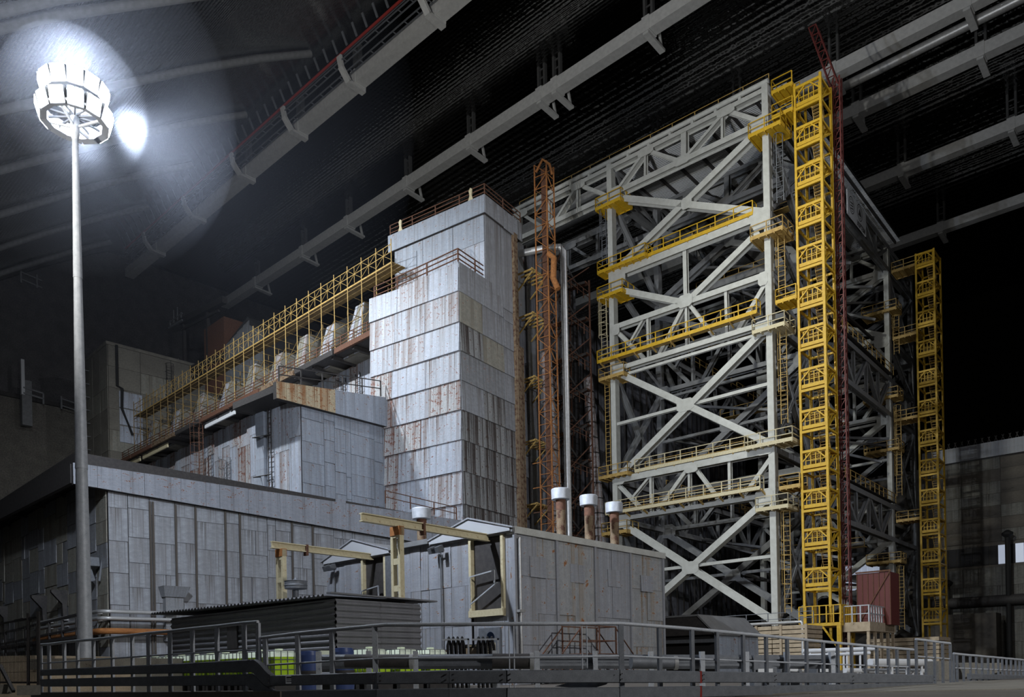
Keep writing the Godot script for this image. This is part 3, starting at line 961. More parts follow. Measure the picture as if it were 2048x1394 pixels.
func west_wall():
	var o := thing("west_wall", "dark ribbed steel wall behind the steel frames and the rusty stair tower", "building", TOWER)
	var xw := -1.4
	var z0 := -9.0
	core(o, -9.0, xw - 0.05, 0, 46.0, -24.0, z0 - 0.4, M.void_wall)
	core(o, -9.0, xw - 0.05, 0, 42.0, -86.0, -24.0, M.void_wall)
	var z := z0 - 0.6
	var i := 0
	while z > -84.0:
		var w := rng.randf_range(1.0, 2.0) if z > -26.0 else rng.randf_range(1.6, 2.6)
		var y := 46.0 if z > -24.0 else 42.0
		while y > 0.5:
			var n := maxf(0.0, y - rng.randf_range(6.0, 9.5))
			sheet(o, "wall_sheet", "s", xw, z, z - w, n, n, y, y, M.grey_b if z > -16.0 and rng.randf() < 0.7 else M.dark_ribs, 0.05, 0.1)
			y = n
		var b := Buf.new()
		b.cell(xw, xw + 0.28, 0.0, 46.0 if z > -24.0 else 42.0, z - 0.1, z + 0.1)
		put(b, "vertical_rib", M.dark_steel, o)
		z -= w
		i += 1
	var b := Buf.new()
	b.cell(xw, 0.35, 0.0, 44.95, -9.41, -8.77)
	b.cell(0.35, 0.5, 0.0, 33.5, -9.96, -8.86)
	one(b, "rusted_column", M.rust_strip, "rust-flaked vertical steel column at the clad tower's right edge", "column", TOWER, v3(0, 0, -9.32))
	# small yellow bracket platforms
	var where := ["topmost", "second from the top", "third from the top", "fourth from the top", "lowest"]
	var k := 0
	for q in [42.18, 37.61, 30.98, 24.40, 17.79]:
		var zc := -13.00
		var t: Node3D = thing("bracket_platform", "small yellowish bracket platform on the ribbed wall left of the orange mast, " + where[k], "platform", TOWER, v3(xw, q, zc), "bracket platforms beside the orange mast")
		b = Buf.new()
		for s in 5:
			b.bar(v3(xw + 0.2, q, zc + 1.4 - s * 0.7), v3(xw + 2.2, q + 0.1, zc + 1.4 - s * 0.7), 0.12, 0.16)
		b.bar(v3(xw + 2.1, q + 0.1, zc + 1.6), v3(xw + 2.1, q + 0.1, zc - 1.6), 0.1, 0.14)
		put(b, "deck_bars", M.yellow_old, t)
		b = Buf.new()
		for s in [-1.2, 1.2]:
			b.bar(v3(xw + 0.1, q - 1.6, zc + s), v3(xw + 2.0, q, zc + s), 0.12, 0.12)
		put(b, "strut", M.yellow_old, t)
		k += 1

# ---------------------------------------------------------------- the steel support towers
const XA := -17.8
const XB := 0.22

# members of one face: [x1, y1, x2, y2, width, depth]
func face_members() -> Array:
	return [
		["chord", [[-31.9, 56.4, 0.2, 56.4, 0.45, 0.9], [-31.9, 53.35, 0.2, 53.35, 0.55, 0.9], [XA, 44.35, XB, 44.35, 0.75, 0.9], [XA, 38.55, XB, 38.55, 0.55, 0.8], [XA, 33.85, XB, 33.85, 0.5, 0.8], [XA, 33.1, XB, 33.1, 0.28, 0.3], [XA, 21.5, XB, 21.5, 0.7, 0.9], [XA, 17.15, XB, 17.15, 0.45, 0.8]]],
		["vertical", [[-8.55, 56.4, -8.62, 53.4, 0.6, 0.7], [-13.25, 56.4, -13.32, 53.4, 0.25, 0.5], [-4.30, 56.4, -4.35, 53.4, 0.25, 0.5], [-22.24, 56.4, -22.30, 53.4, 0.25, 0.5], [-30.99, 56.4, -31.05, 53.4, 0.3, 0.5], [-26.41, 56.4, -26.48, 53.4, 0.3, 0.5],
			[-8.77, 44.3, -8.76, 38.6, 0.42, 0.5], [-13.35, 38.5, -13.35, 34.1, 0.28, 0.5], [-8.72, 38.5, -8.75, 34.1, 0.28, 0.5], [-4.29, 38.5, -4.26, 34.1, 0.3, 0.5],
			[-13.36, 21.4, -13.37, 17.3, 0.28, 0.5], [-8.75, 21.4, -8.81, 17.3, 0.25, 0.5], [-4.27, 21.4, -4.28, 17.3, 0.3, 0.5]]],
		["diagonal", [[-3.97, 56.2, -8.33, 53.6, 0.3, 0.8], [-3.65, 56.2, -0.26, 53.6, 0.42, 0.5], [-13.38, 56.2, -16.77, 53.6, 0.3, 0.8], [-12.76, 56.2, -9.20, 53.6, 0.38, 0.5], [-22.31, 56.2, -25.28, 53.6, 0.3, 0.8], [-21.80, 56.2, -18.23, 53.6, 0.38, 0.5], [-30.50, 56.2, -27.53, 53.6, 0.36, 0.5],
			[XA, 43.0, -9.06, 38.7, 0.62, 0.8], [-0.66, 43.0, -8.37, 38.7, 0.62, 0.8], [XA + 0.4, 38.2, -13.86, 34.1, 0.42, 0.5], [-13.92, 38.4, -15.79, 36.2, 0.25, 0.5], [-8.95, 38.3, -12.00, 34.1, 0.4, 0.6], [-8.37, 38.3, -5.61, 34.1, 0.36, 0.5], [XB, 38.2, -3.02, 34.1, 0.42, 0.6],
			[XA + 0.4, 20.9, -14.12, 17.4, 0.42, 0.5], [-13.55, 21.2, -15.74, 19.3, 0.25, 0.5], [-8.98, 21.2, -12.57, 17.4, 0.4, 0.6], [-8.06, 21.2, -5.42, 17.4, 0.36, 0.5], [XB, 20.9, -2.83, 17.4, 0.42, 0.6]]],
		["brace", [[XB - 0.5, 52.9, XA + 0.6, 44.8, 0.66, 0.9], [XA + 0.4, 53.0, XB, 44.5, 0.66, 0.9], [XA + 0.3, 33.6, XB, 22.0, 0.66, 0.9], [XB - 0.3, 33.4, XA + 0.4, 21.8, 0.66, 0.9], [XA + 0.3, 16.9, XB + 0.2, 4.6, 0.66, 0.9], [XB - 0.3, 16.9, XA, 4.6, 0.66, 0.9]]],
		["tie", [[XA, 27.8, XB, 28.0, 0.32, 0.4], [XA, 11.0, XB, 11.2, 0.32, 0.4]]]]

func steel_face(o: Node3D, z: float, m: Material, pipe: bool):
	for set_of in face_members():
		for q in set_of[1]:
			var b := Buf.new()
			b.hsec(v3(q[0], q[1], z), v3(q[2], q[3], z), q[4], q[5])
			put(b, set_of[0], m, o)
	# gusset plates
	for q in [[XA + 0.7, 53.2, 1.7, 1.5], [XB - 0.7, 53.2, 1.8, 1.7], [XA + 0.9, 43.9, 2.0, 2.2], [XB - 0.7, 44.1, 1.9, 2.0], [XA + 0.5, 38.2, 1.0, 1.2], [XB - 0.5, 38.2, 1.0, 1.3], [XA + 0.7, 33.6, 1.6, 1.5], [XB - 0.7, 33.4, 1.6, 1.5], [XA + 0.6, 21.6, 1.5, 1.3], [XB - 0.7, 21.8, 1.8, 1.4], [XA + 0.9, 16.9, 2.0, 1.6], [XB - 0.8, 17.0, 1.8, 1.6], [-8.32, 48.75, 1.2, 1.2], [-8.71, 38.7, 1.7, 1.3], [-8.9, 27.9, 2.0, 1.3], [-8.7, 10.9, 1.9, 1.3], [-3.81, 56.2, 1.9, 0.9], [-13.06, 56.2, 1.9, 0.9], [-22.02, 56.2, 1.9, 0.9], [-30.50, 56.2, 1.9, 0.9], [-8.79, 53.4, 1.9, 0.9], [-26.18, 53.4, 1.9, 0.9], [-8.40, 21.2, 1.5, 0.9]]:
		var b := Buf.new()
		var w: float = q[2] / 2.0
		var h: float = q[3] / 2.0
		b.plate([Vector2(-w, -h * 0.6), Vector2(-w * 0.6, -h), Vector2(w * 0.6, -h), Vector2(w, -h * 0.6), Vector2(w, h * 0.6), Vector2(w * 0.6, h), Vector2(-w * 0.6, h), Vector2(-w, h * 0.6)], v3(q[0], q[1], z + 0.38), Vector3(1, 0, 0), Vector3.UP, 0.1)
		put(b, "gusset_plate", m, o)
	for x in [XA, XB]:
		var b := Buf.new()
		b.cell(x - 0.31, x + 0.31, 4.4, 56.9, z - 0.42, z + 0.42)
		put(b, "column", m, o)
	if pipe:
		var b := Buf.new()
		b.tube([v3(-32, 57.28, z + 0.1), v3(0.5, 57.28, z + 0.1)], 0.25, 12)
		put(b, "top_pipe", m, o)
		b = Buf.new()
		for i in 13:
			b.cell(-31.0 + i * 2.6 - 0.15, -31.0 + i * 2.6 + 0.15, 56.6, 57.1, z - 0.1, z + 0.3)
		put(b, "pipe_chairs", m, o, "stuff")
		b = Buf.new()
		b.rail([v3(-31.5, 57.3, z - 0.5), v3(0.3, 57.3, z - 0.5)], 1.1, 2.6, 0.03, 0)
		put(b, "top_rail", M.yellow_old, o)

func cross_frame(o: Node3D, x: float, z0: float, z1: float, m: Material):
	for y in [56.4, 53.35, 44.35, 38.55, 33.85, 21.5, 17.15]:
		var b := Buf.new()
		b.hsec(v3(x, y, z0), v3(x, y, z1), 0.55, 0.7, Vector3(1, 0, 0))
		put(b, "cross_beam", m, o)
	for q in [[53.0, 44.8], [44.0, 38.9], [38.3, 34.2], [33.4, 21.9], [16.8, 4.6], [56.2, 53.6]]:
		var b := Buf.new()
		b.hsec(v3(x, q[0], z0), v3(x, q[1], z1), 0.45, 0.6, Vector3(1, 0, 0))
		put(b, "cross_brace", m, o)
		if q[0] - q[1] > 6.0 or q[0] > 55.0:
			b = Buf.new()
			b.hsec(v3(x, q[1], z0), v3(x, q[0], z1), 0.45, 0.6, Vector3(1, 0, 0))
			put(b, "cross_brace", m, o)

func platform(label: String, x0: float, x1: float, y: float, z0: float, z1: float, m: Material, group: String, skip := ""):
	var o := thing("access_platform", label, "platform", STEEL, v3((x0 + x1) / 2, y, (z0 + z1) / 2), group)
	var b := Buf.new()
	b.cell(x0, x1, y + 0.02, y + 0.07, z0, z1)
	var k := int((x1 - x0) / 0.9) + 1
	for i in k + 1:
		var x := lerpf(x0 + 0.08, x1 - 0.08, float(i) / k)
		b.cell(x - 0.06, x + 0.06, y - 0.16, y, z0, z1)
	put(b, "deck", m, o)
	b = Buf.new()
	b.cell(x0, x1, y - 0.08, y + 0.28, z0 - 0.05, z0)
	b.cell(x0, x1, y - 0.08, y + 0.28, z1, z1 + 0.05)
	b.cell(x0 - 0.05, x0, y - 0.08, y + 0.28, z0, z1)
	b.cell(x1, x1 + 0.05, y - 0.08, y + 0.28, z0, z1)
	put(b, "kick_plate", m, o)
	var q := [v3(x0, y, z0), v3(x0, y, z1), v3(x1, y, z1), v3(x1, y, z0), v3(x0, y, z0)]
	b = Buf.new()
	for i in 4:
		if not skip.contains(str(i)):
			b.rail([q[i], q[i + 1]], 1.3, 1.5, 0.04)
	put(b, "handrail", m, o)

func walkway(label: String, x0: float, x1: float, y: float, z0: float, z1: float, m: Material, kick: Material):
	var o := thing("walkway", label, "walkway", STEEL, v3((x0 + x1) / 2, y, z1))
	var b := Buf.new()
	b.cell(x0, x1, y, y + 0.06, z0, z1)
	put(b, "deck", m, o)
	b = Buf.new()
	b.cell(x0, x1, y - 0.12, y + 0.24, z1, z1 + 0.06)
	put(b, "kick_plate", kick, o)
	for i in int((x1 - x0) / 2.2) + 1:
		b = Buf.new()
		var x := x0 + 0.4 + i * 2.2
		b.bar(v3(x, y - 0.12, z1), v3(x, y - 0.45, z0), 0.12, 0.18)
		put(b, "bracket", m, o)
	b = Buf.new()
	b.rail([v3(x0, y, z0), v3(x0, y, z1), v3(x1, y, z1), v3(x1, y, z0)], 1.3, 1.9, 0.042)
	put(b, "handrail", kick, o)
	b = Buf.new()
	b.rail([v3(x0 + 0.8, y, z0 + 0.05), v3(x1 - 0.8, y, z0 + 0.05)], 1.1, 1.9, 0.035)
	put(b, "rear_handrail", m, o)

func steel_towers():
	for t in 2:
		var o := thing("steel_tower", ["pale grey braced steel support tower, nearer of the two, full height behind the yellow stair tower", "dimmer braced steel support tower, farther of the two, carrying the rear stair tower"][t], "steel tower", STEEL, v3(-9, 0, [0.0, -39.5][t]))
		var z: float = [0.0, -39.5][t]
		var dz: float = [-10.0, -11.6][t]
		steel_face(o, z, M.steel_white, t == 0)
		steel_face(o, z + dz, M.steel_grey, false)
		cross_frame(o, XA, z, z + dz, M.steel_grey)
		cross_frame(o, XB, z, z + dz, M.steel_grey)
	# long trusses that join the two towers
	for x in [XA, XB]:
		var o := thing("link_truss", "long deep link truss between the two steel towers, on the " + ("clad building's side" if x == XA else "open side below the sign board"), "truss", STEEL, v3(x, 53, -24))
		for lv in [[56.4, 53.35], [38.55, 33.85], [21.5, 17.15]]:
			for y in lv:
				var b := Buf.new()
				b.hsec(v3(x, y, -10.0), v3(x, y, -39.5), 0.6, 0.7, Vector3(1, 0, 0))
				put(b, "chord", M.steel_grey, o)
			for i in 6:
				var za := -10.0 - i * 4.92
				var b := Buf.new()
				b.hsec(v3(x, lv[i % 2], za), v3(x, lv[(i + 1) % 2], za - 4.92), 0.36, 0.5, Vector3(1, 0, 0))
				put(b, "diagonal", M.steel_grey, o)
				b = Buf.new()
				b.hsec(v3(x, lv[0], za), v3(x, lv[1], za), 0.3, 0.4, Vector3(1, 0, 0))
				put(b, "vertical", M.steel_grey, o)
		for lv in [57.2, 39.2, 22.0]:
			var b := Buf.new()
			b.cell(x - 0.6, x + 0.6, lv, lv + 0.08, -39.5, -10.0)
			put(b, "deck", M.dark_steel, o)
			b = Buf.new()
			b.rail([v3(x + 0.6, lv, -10.0), v3(x + 0.6, lv, -39.5)], 1.2, 1.8, 0.04)
			put(b, "handrail", M.yellow_old, o)
	# roof of slats seen from below
	var r := thing("slatted_roof", "roof of closely spaced pale slats over the steel towers, seen from below", "roof", STEEL, v3(-9, 57, -5))
	for i in 150:
		var z := -0.9 - i * 0.26
		var b := Buf.new()
		b.cell(-17.9, 1.9, 56.95, 57.0, z - 0.12, z)
		put(b, "slat", M.white_paint, r)
	var cover := Buf.new()
	cover.cell(-17.9, 1.9, 57.3, 57.36, -39.5, -0.9)
	put(cover, "cover_sheet", M.black, r)
	for i in 8:
		var b := Buf.new()
		b.cell(-17.6 + i * 2.7, -17.4 + i * 2.7, 56.6, 56.95, -39.5, -0.9)
		put(b, "purlin", M.dark_steel, r)
	# dim intermediate bracing inside, between the towers
	var k := thing("inner_bracing", "tangle of dim horizontal pipes and struts inside the steel towers", "bracing", STEEL, v3(-9, 30, -20))
	for i in 34:
		var y: float = [56.0, 53.0, 44.5, 38.5, 34.0, 28.0, 21.5, 17.2, 11.0][i % 9]
		var z := rng.randf_range(-38.0, -11.0)
		var b := Buf.new()
		if i % 3 == 0:
			b.bar(v3(XA, y, z), v3(XB, y, z), 0.35, 0.35)
		elif i % 3 == 1:
			b.bar(v3(XA, y, z), v3(XB, y - rng.randf_range(3.0, 8.0), z - 4.0), 0.3, 0.3)
		else:
			b.bar(v3(rng.randf_range(XA, XB), y, -10), v3(rng.randf_range(XA, XB), y, -39), 0.3, 0.3)
		put(b, "strut", M.steel_grey if i % 4 else M.dark_steel, k)
	for i in 7:
		var y: float = [52.0, 47.5, 41.5, 33.0, 30.0, 22.0, 15.5][i]
		var b := Buf.new()
		var z := -13.0 - i * 3.0
		b.cell(XA + 2, XB - 1, y, y + 0.08, z - 1.2, z)
		b.rail([v3(XA + 2, y, z), v3(XB - 1, y, z)], 1.2, 2.0, 0.035)
		put(b, "inner_walkway", M.yellow_old, k)
	# walkways along the front
	walkway("bright yellow railed walkway along the upper white beam of the nearer steel tower", -13.04, -1.17, 44.85, -0.4, 0.5, M.yellow_old, M.yellow)
	walkway("long yellow railed walkway at mid height of the nearer steel tower", -19.18, -0.6, 34.75, 0.45, 1.35, M.yellow_old, M.yellow)
	walkway("rusty pale railed walkway on the upper of the two low beams of the nearer steel tower", -15.11, -2.14, 22.0, -0.4, 0.5, M.yellow_old, M.cream)
	walkway("rust-stained yellow railed walkway just above the lowest big cross brace of the nearer steel tower", -18.48, -0.6, 17.7, 0.45, 1.35, M.yellow_old, M.cream)
	var steps := ["under the roof truss", "below the bright yellow walkway", "below the long mid-height walkway", "at the lowest level"]
	var ys := [51.9, 41.9, 32.8, 15.5]
	for i in 4:
		platform("small yellow railed platform wrapped round the left front column of the nearer steel tower, " + steps[i], XA - 1.4, XA + 1.9, ys[i], -1.3, 1.1, [M.yellow, M.yellow, M.yellow_old, M.yellow_old][i], "column platforms", "3")
		platform("small yellow railed platform wrapped round the right front column of the nearer steel tower, " + steps[i], XB - 1.4, XB + 1.8, ys[i] + 0.1, -1.6, 1.1, [M.yellow, M.yellow_old, M.cream, M.cream][i], "column platforms")
		platform("dim yellow railed platform round the open-side column of the farther steel tower, " + steps[i], XB - 3.0, XB + 1.4, [47.6, 36.0, 29.0, 14.0][i], -38.4, -40.9, M.yellow_old, "column platforms")
	platform("yellow railed landing at the left end of the bright yellow walkway, round the column", XA - 1.3, -13.04 + 0.1, 44.75, -0.5, 1.1, M.yellow, "column platforms", "3")
	platform("rusty railed landing at the left end of the upper low walkway, round the column", XA - 1.6, XA + 2.2, 21.8, -0.5, 1.2, M.yellow_old, "column platforms", "3")
	platform("rusty railed landing at the right end of the upper low walkway, leading to the yellow stair tower", -2.14, 2.6, 21.8, -1.0, 1.2, M.cream, "column platforms", "3")
	for q in [[55.6, "topmost, beside the roof slats"], [53.2, "second from the top"], [35.4, "at mid height"], [17.5, "lowest, above the rusty platform"]]:
		platform("short yellow railed bridge from the right front column to the yellow stair tower, " + q[1], XB + 0.7, 2.9, q[0], -1.6, 0.4, M.yellow if q[0] > 30 else M.yellow_old, "bridges to the nearer stair tower", "2")
		platform("dim short railed bridge from the farther steel tower to the rear stair tower, " + q[1], XB + 0.6, 3.8, [53.0, 44.0, 33.0, 19.5][[55.6, 53.2, 35.4, 17.5].find(q[0])], -42.0, -39.6, M.yellow_old, "bridges to the rear stair tower", "2")
	ladder("caged_ladder", "pale caged ladder on the left front column, between the two top platforms", STEEL, v3(XA - 0.85, 45.9, 0.3), v3(XA - 0.85, 51.9, 0.3), 0.6, true, M.galvanised_dull, v3(1, 0, 0), v3(0, 0, 1))
	ladder("caged_ladder", "yellowish caged ladder on the left front column, down to the mid-height walkway", STEEL, v3(XA - 0.95, 35.0, 0.5), v3(XA - 0.95, 41.8, 0.5), 0.75, true, M.cream, v3(1, 0, 0), v3(0, 0, 1))
	ladder("caged_ladder", "yellowish ladder on the left front column, down to the low landing", STEEL, v3(XA - 0.9, 23.0, 0.2), v3(XA - 0.9, 32.6, 0.2), 0.6, false, M.yellow_old)
	ladder("caged_ladder", "yellowish caged ladder beside the right front column, topmost of the four", STEEL, v3(XB + 1.0, 45.5, -0.5), v3(XB + 1.0, 51.8, -0.5), 0.65, true, M.galvanised_dull)
	ladder("caged_ladder", "rusty caged ladder beside the right front column, ending at the bright walkway's level", STEEL, v3(XB + 1.0, 36.0, -0.5), v3(XB + 1.0, 42.0, -0.5), 0.65, true, M.yellow_old)
	ladder("caged_ladder", "long rusty caged ladder beside the right front column, between the mid and the low platforms", STEEL, v3(XB + 1.0, 24.0, -0.5), v3(XB + 1.0, 33.0, -0.5), 0.65, true, M.yellow_old)
	ladder("caged_ladder", "rusty caged ladder beside the right front column, lowest of the four", STEEL, v3(XB + 1.0, 5.6, -0.5), v3(XB + 1.0, 15.4, -0.5), 0.65, true, M.yellow_old)
	for q in [[42.0, 47.0, "upper"], [23.0, 35.0, "middle"], [5.0, 13.5, "lower"]]:
		ladder("caged_ladder", "dim caged ladder beside the farther steel tower's open-side column, %s one" % q[2], STEEL, v3(XB + 1.0, q[0], -39.8), v3(XB + 1.0, q[1], -39.8), 0.65, true, M.yellow_old)
	# sign board
	var sg := thing("sign_board", "pale sign board with two round emblems under the roof edge of the steel towers", "sign", STEEL, v3(XB + 0.8, 53, -24))
	var b := Buf.new()
	b.cell(0.95, 1.05, 53.15, 56.0, -28.0, -21.1)
	put(b, "board", M.white_paint, sg)
	for q in [[-22.6, 0.0], [-25.6, 0.35]]:
		b = Buf.new()
		for j in 24:
			var a0 := TAU * j / 24
			var a1 := TAU * (j + 1) / 24
			for rr in [[1.0, 0.9], [0.72, 0.66]]:
				b.quad(v3(1.06, 54.7 + q[1] + sin(a0) * rr[0], q[0] - cos(a0) * rr[0]), v3(1.06, 54.7 + q[1] + sin(a1) * rr[0], q[0] - cos(a1) * rr[0]), v3(1.06, 54.7 + q[1] + sin(a1) * rr[1], q[0] - cos(a1) * rr[1]), v3(1.06, 54.7 + q[1] + sin(a0) * rr[1], q[0] - cos(a0) * rr[1]), Vector3(1, 0, 0))
		if q[1] == 0.0:
			for j in 3:
				b.bar(v3(1.07, 54.4 + j * 0.3, q[0] - 0.45), v3(1.07, 54.2 + j * 0.35, q[0] + 0.45), 0.03, 0.1)
		else:
			b.plate([Vector2(-0.5, -0.3), Vector2(0.5, -0.3), Vector2(0.0, 0.6)], v3(1.06, 54.95, q[0]), Vector3(0, 0, -1), Vector3.UP, 0.02)
		put(b, "emblem", M.dark_steel, sg)
	var tm := TextMesh.new()
	tm.text = "УКРТЕМ"
	var sf := SystemFont.new()
	sf.font_names = PackedStringArray(["Droid Sans"])
	tm.font = sf
	tm.font_size = 60
	tm.pixel_size = 0.014
	tm.depth = 0.03
	tm.material = M.dark_steel
	var tn := MeshInstance3D.new()
	tn.name = "lettering"
	tn.mesh = tm
	tn.transform = Transform3D(Basis(Vector3.UP, PI / 2), v3(1.07, 53.45, -26.0) - v3(XB + 0.8, 53, -24))
	sg.add_child(tn)

func stair_tower(label: String, x0: float, x1: float, z0: float, z1: float, decks: Array, y_low: float, y_top: float, m: Material):
	var o := thing("stair_tower", label, "stair tower", STEEL, v3((x0 + x1) / 2, y_low, (z0 + z1) / 2))
	for q in [[x0, z0], [x1, z0], [x1, z1], [x0, z1]]:
		var b := Buf.new()
		b.bar(v3(q[0], y_low, q[1]), v3(q[0], y_top, q[1]), 0.22, 0.22)
		put(b, "post", m, o)
	for i in decks.size():
		var y: float = decks[i]
		var up: float = decks[i - 1] if i > 0 else y_top + 1.6
		var mid := lerpf(y, up, 0.5)
		for lv in [y, mid]:
			var b := Buf.new()
			b.bar(v3(x0, lv, z0), v3(x1, lv, z0), 0.2, 0.24)
			b.bar(v3(x1, lv, z0), v3(x1, lv, z1), 0.16, 0.2)
			b.bar(v3(x0, lv, z1), v3(x1, lv, z1), 0.16, 0.2)
			b.bar(v3(x0, lv, z0), v3(x0, lv, z1), 0.16, 0.2)
			put(b, "ring_beam", m, o)
		var b := Buf.new()
		b.bar(v3(x0, mid - 1.0, z0), v3(lerpf(x0, x1, 0.42), mid, z0), 0.11, 0.11)
		b.bar(v3(x1, mid - 1.0, z0), v3(lerpf(x0, x1, 0.58), mid, z0), 0.11, 0.11)
		put(b, "knee_braces", m, o)
		b = Buf.new()
		b.bar(v3(x1, y, z0), v3(x1, mid, z1), 0.12, 0.12)
		b.bar(v3(x1, y, z0), v3(x1, mid - 0.4, lerpf(z0, z1, 0.55)), 0.09, 0.09)
		put(b, "side_brace", m, o)
		b = Buf.new()
		b.cell(x0 + 0.1, x1 - 0.1, y + 0.3, y + 0.36, z0 - 0.1, z0 - 0.95)
		b.cell(x0 + 0.1, x1 - 0.1, y + 0.28, y + 0.62, z0 - 0.12, z0 - 0.06)
		put(b, "landing", m, o)
		b = Buf.new()
		b.cell(x0 + 0.1, x1 - 0.1, mid + 0.1, mid + 0.16, z1 + 0.1, z1 + 0.9)
		put(b, "half_landing", m, o)
		b = Buf.new()
		b.rail([v3(x0 + 0.35, y + 0.35, z0 - 0.1), v3(x1 - 0.2, y + 0.35, z0 - 0.1)], 1.35, 0.45, 0.036)
		b.rail([v3(x1 - 0.1, y + 0.35, z0 - 0.1), v3(x1 - 0.1, y + 0.35, z0 - 0.9)], 1.35, 0.8, 0.036)
		put(b, "guard_rail", m, o)
		for s in (2 if i > 0 else 1):
			b = Buf.new()
			var xa := lerpf(x0, x1, 0.3 + 0.4 * s)
			var a := v3(xa, y + 0.3 if s == 0 else mid + 0.1, z0 - 0.95 if s == 0 else z1 + 0.9)
			var c := v3(xa, mid + 0.1 if s == 0 else up + 0.3, z1 + 0.9 if s == 0 else z0 - 0.95)
			for d in [-0.42, 0.42]:
				b.bar(a + v3(d, 0, 0), c + v3(d, 0, 0), 0.05, 0.16)
				b.bar(a + v3(d, 1.0, 0), c + v3(d, 1.0, 0), 0.035, 0.035)
			for k in 8:
				var p := a.lerp(c, (k + 0.5) / 8.0)
				b.cell(p.x - 0.42, p.x + 0.42, p.y - 0.02, p.y + 0.02, p.z - 0.13, p.z + 0.13)
			put(b, "stair_flight", M.yellow_old, o)
	return o

func stair_towers():
	var decks := [53.25, 49.5, 45.75, 42.0, 38.0, 34.25, 30.4, 26.5, 22.6, 18.85, 15.1, 11.5, 7.65]
	var o = stair_tower("tall bright yellow lattice stair tower with railed landings, nearer of the two", 3.0, 5.4, 0.0, -2.75, decks, 3.0, 55.7, M.yellow)
	var b := Buf.new()
	b.cell(2.8, 6.6, 4.1, 4.4, -3.2, 0.9)
	put(b, "base_deck", M.yellow, o)
	b = Buf.new()
	b.rail([v3(2.8, 4.4, 0.9), v3(6.6, 4.4, 0.9), v3(6.6, 4.4, -3.2)], 1.6, 0.6, 0.05)
	put(b, "base_rail", M.yellow, o)
	for q in [[6.4, 0.7], [6.4, -3.0], [3.0, 0.7], [3.0, -3.0]]:
		b = Buf.new()
		b.bar(v3(q[0], 0, q[1]), v3(q[0], 4.3, q[1]), 0.36, 0.36)
		put(b, "base_leg", M.yellow, o)
	b = Buf.new()
	b.bar(v3(6.3, 2.0, 0.75), v3(4.9, 4.1, 0.75), 0.16, 0.16)
	b.bar(v3(3.1, 2.6, 0.75), v3(4.2, 4.1, 0.75), 0.16, 0.16)
	put(b, "base_braces", M.yellow, o)
	var back := []
	for i in 13:
		back.append(52.4 - i * 3.9)
	stair_tower("dimmer yellow lattice stair tower standing alone at the right, farther of the two", 3.85, 6.0, -39.5, -42.9, back, 0.0, 54.4, M.yellow)
	# red hoist
	var h := thing("hoist_mast", "slender dark red lattice hoist mast rising past the yellow stair tower's top", "mast", STEEL, v3(5.8, 0, -3.6))
	var hx := 5.75
	var hz := -3.7
	for q in [[-0.3, -0.3], [0.3, -0.3], [0.3, 0.3], [-0.3, 0.3]]:
		b = Buf.new()
		b.bar(v3(hx + q[0], 1, hz + q[1]), v3(hx + q[0], 57.0, hz + q[1]), 0.1, 0.1)
		put(b, "leg", M.red_paint, h)
	b = Buf.new()
	for i in 56:
		var y := 1.0 + i
		b.bar(v3(hx - 0.3, y, hz + 0.3), v3(hx + 0.3, y + 1.0, hz + 0.3), 0.06, 0.06)
		b.bar(v3(hx + 0.3, y, hz + 0.3), v3(hx + 0.3, y + 1.0, hz - 0.3), 0.06, 0.06)
		b.bar(v3(hx - 0.3, y, hz + 0.3), v3(hx + 0.3, y, hz + 0.3), 0.06, 0.06)
	put(b, "lacing", M.red_paint, h)
	b = Buf.new()
	var j0 := v3(hx - 0.2, 56.2, hz)
	var j1 := v3(3.59, 62.98, hz)
	for q in [[-0.35, -0.35], [0.35, -0.35], [0.35, 0.35], [-0.35, 0.35]]:
		b.bar(j0 + v3(q[0], 0, q[1]), j1 + v3(q[0], 0, q[1]), 0.1, 0.1)
	for i in 7:
		var p := j0.lerp(j1, i / 7.0)
		var p2 := j0.lerp(j1, (i + 1) / 7.0)
		b.bar(p + v3(-0.35, 0, 0.35), p2 + v3(0.35, 0, 0.35), 0.07, 0.07)
		b.bar(p2 + v3(-0.35, 0, 0.35), p2 + v3(0.35, 0, 0.35), 0.07, 0.07)
		b.bar(p + v3(0.35, 0, 0.35), p2 + v3(0.35, 0, -0.35), 0.07, 0.07)
	put(b, "leaning_jib", M.red_paint, h)
	b = Buf.new()
	b.cell(hx - 3.4, hx - 0.4, 55.9, 56.3, hz - 0.5, hz + 0.3)
	b.bar(v3(hx - 3.2, 56.2, hz), v3(hx - 3.2, 58.0, hz), 0.1, 0.1)
	b.bar(v3(hx - 2.2, 56.2, hz), v3(hx - 2.2, 57.6, hz), 0.1, 0.1)
	put(b, "jib_tail", M.red_paint, h)
	var c := thing("hoist_cage", "dark red mesh hoist cage standing at the foot of the hoist mast", "hoist", STEEL, v3(8, 4.0, -5.5))
	b = Buf.new()
	b.cell(6.4, 9.4, 4.2, 9.2, -7.5, -4.6)
	put(b, "cabin", M.red_paint, c)
	b = Buf.new()
	for i in 7:
		b.bar(v3(6.4 + i * 0.5, 4.2, -4.55), v3(6.4 + i * 0.5, 9.2, -4.55), 0.06, 0.06)
	b.bar(v3(6.4, 4.2, -4.5), v3(9.4, 9.2, -4.5), 0.1, 0.1)
	b.bar(v3(6.3, 9.3, -4.5), v3(9.5, 9.3, -4.5), 0.14, 0.14)
	put(b, "bars", M.rust_brown, c)
	# orange mast, pipe, rusty stair tower and leaning tubes in front of the ribbed wall
	var mz: float = -10.52
	var o2 := thing("lattice_mast", "rusty orange lattice mast with cables, standing before the ribbed wall", "mast", TOWER, v3(3.0, 0, mz))
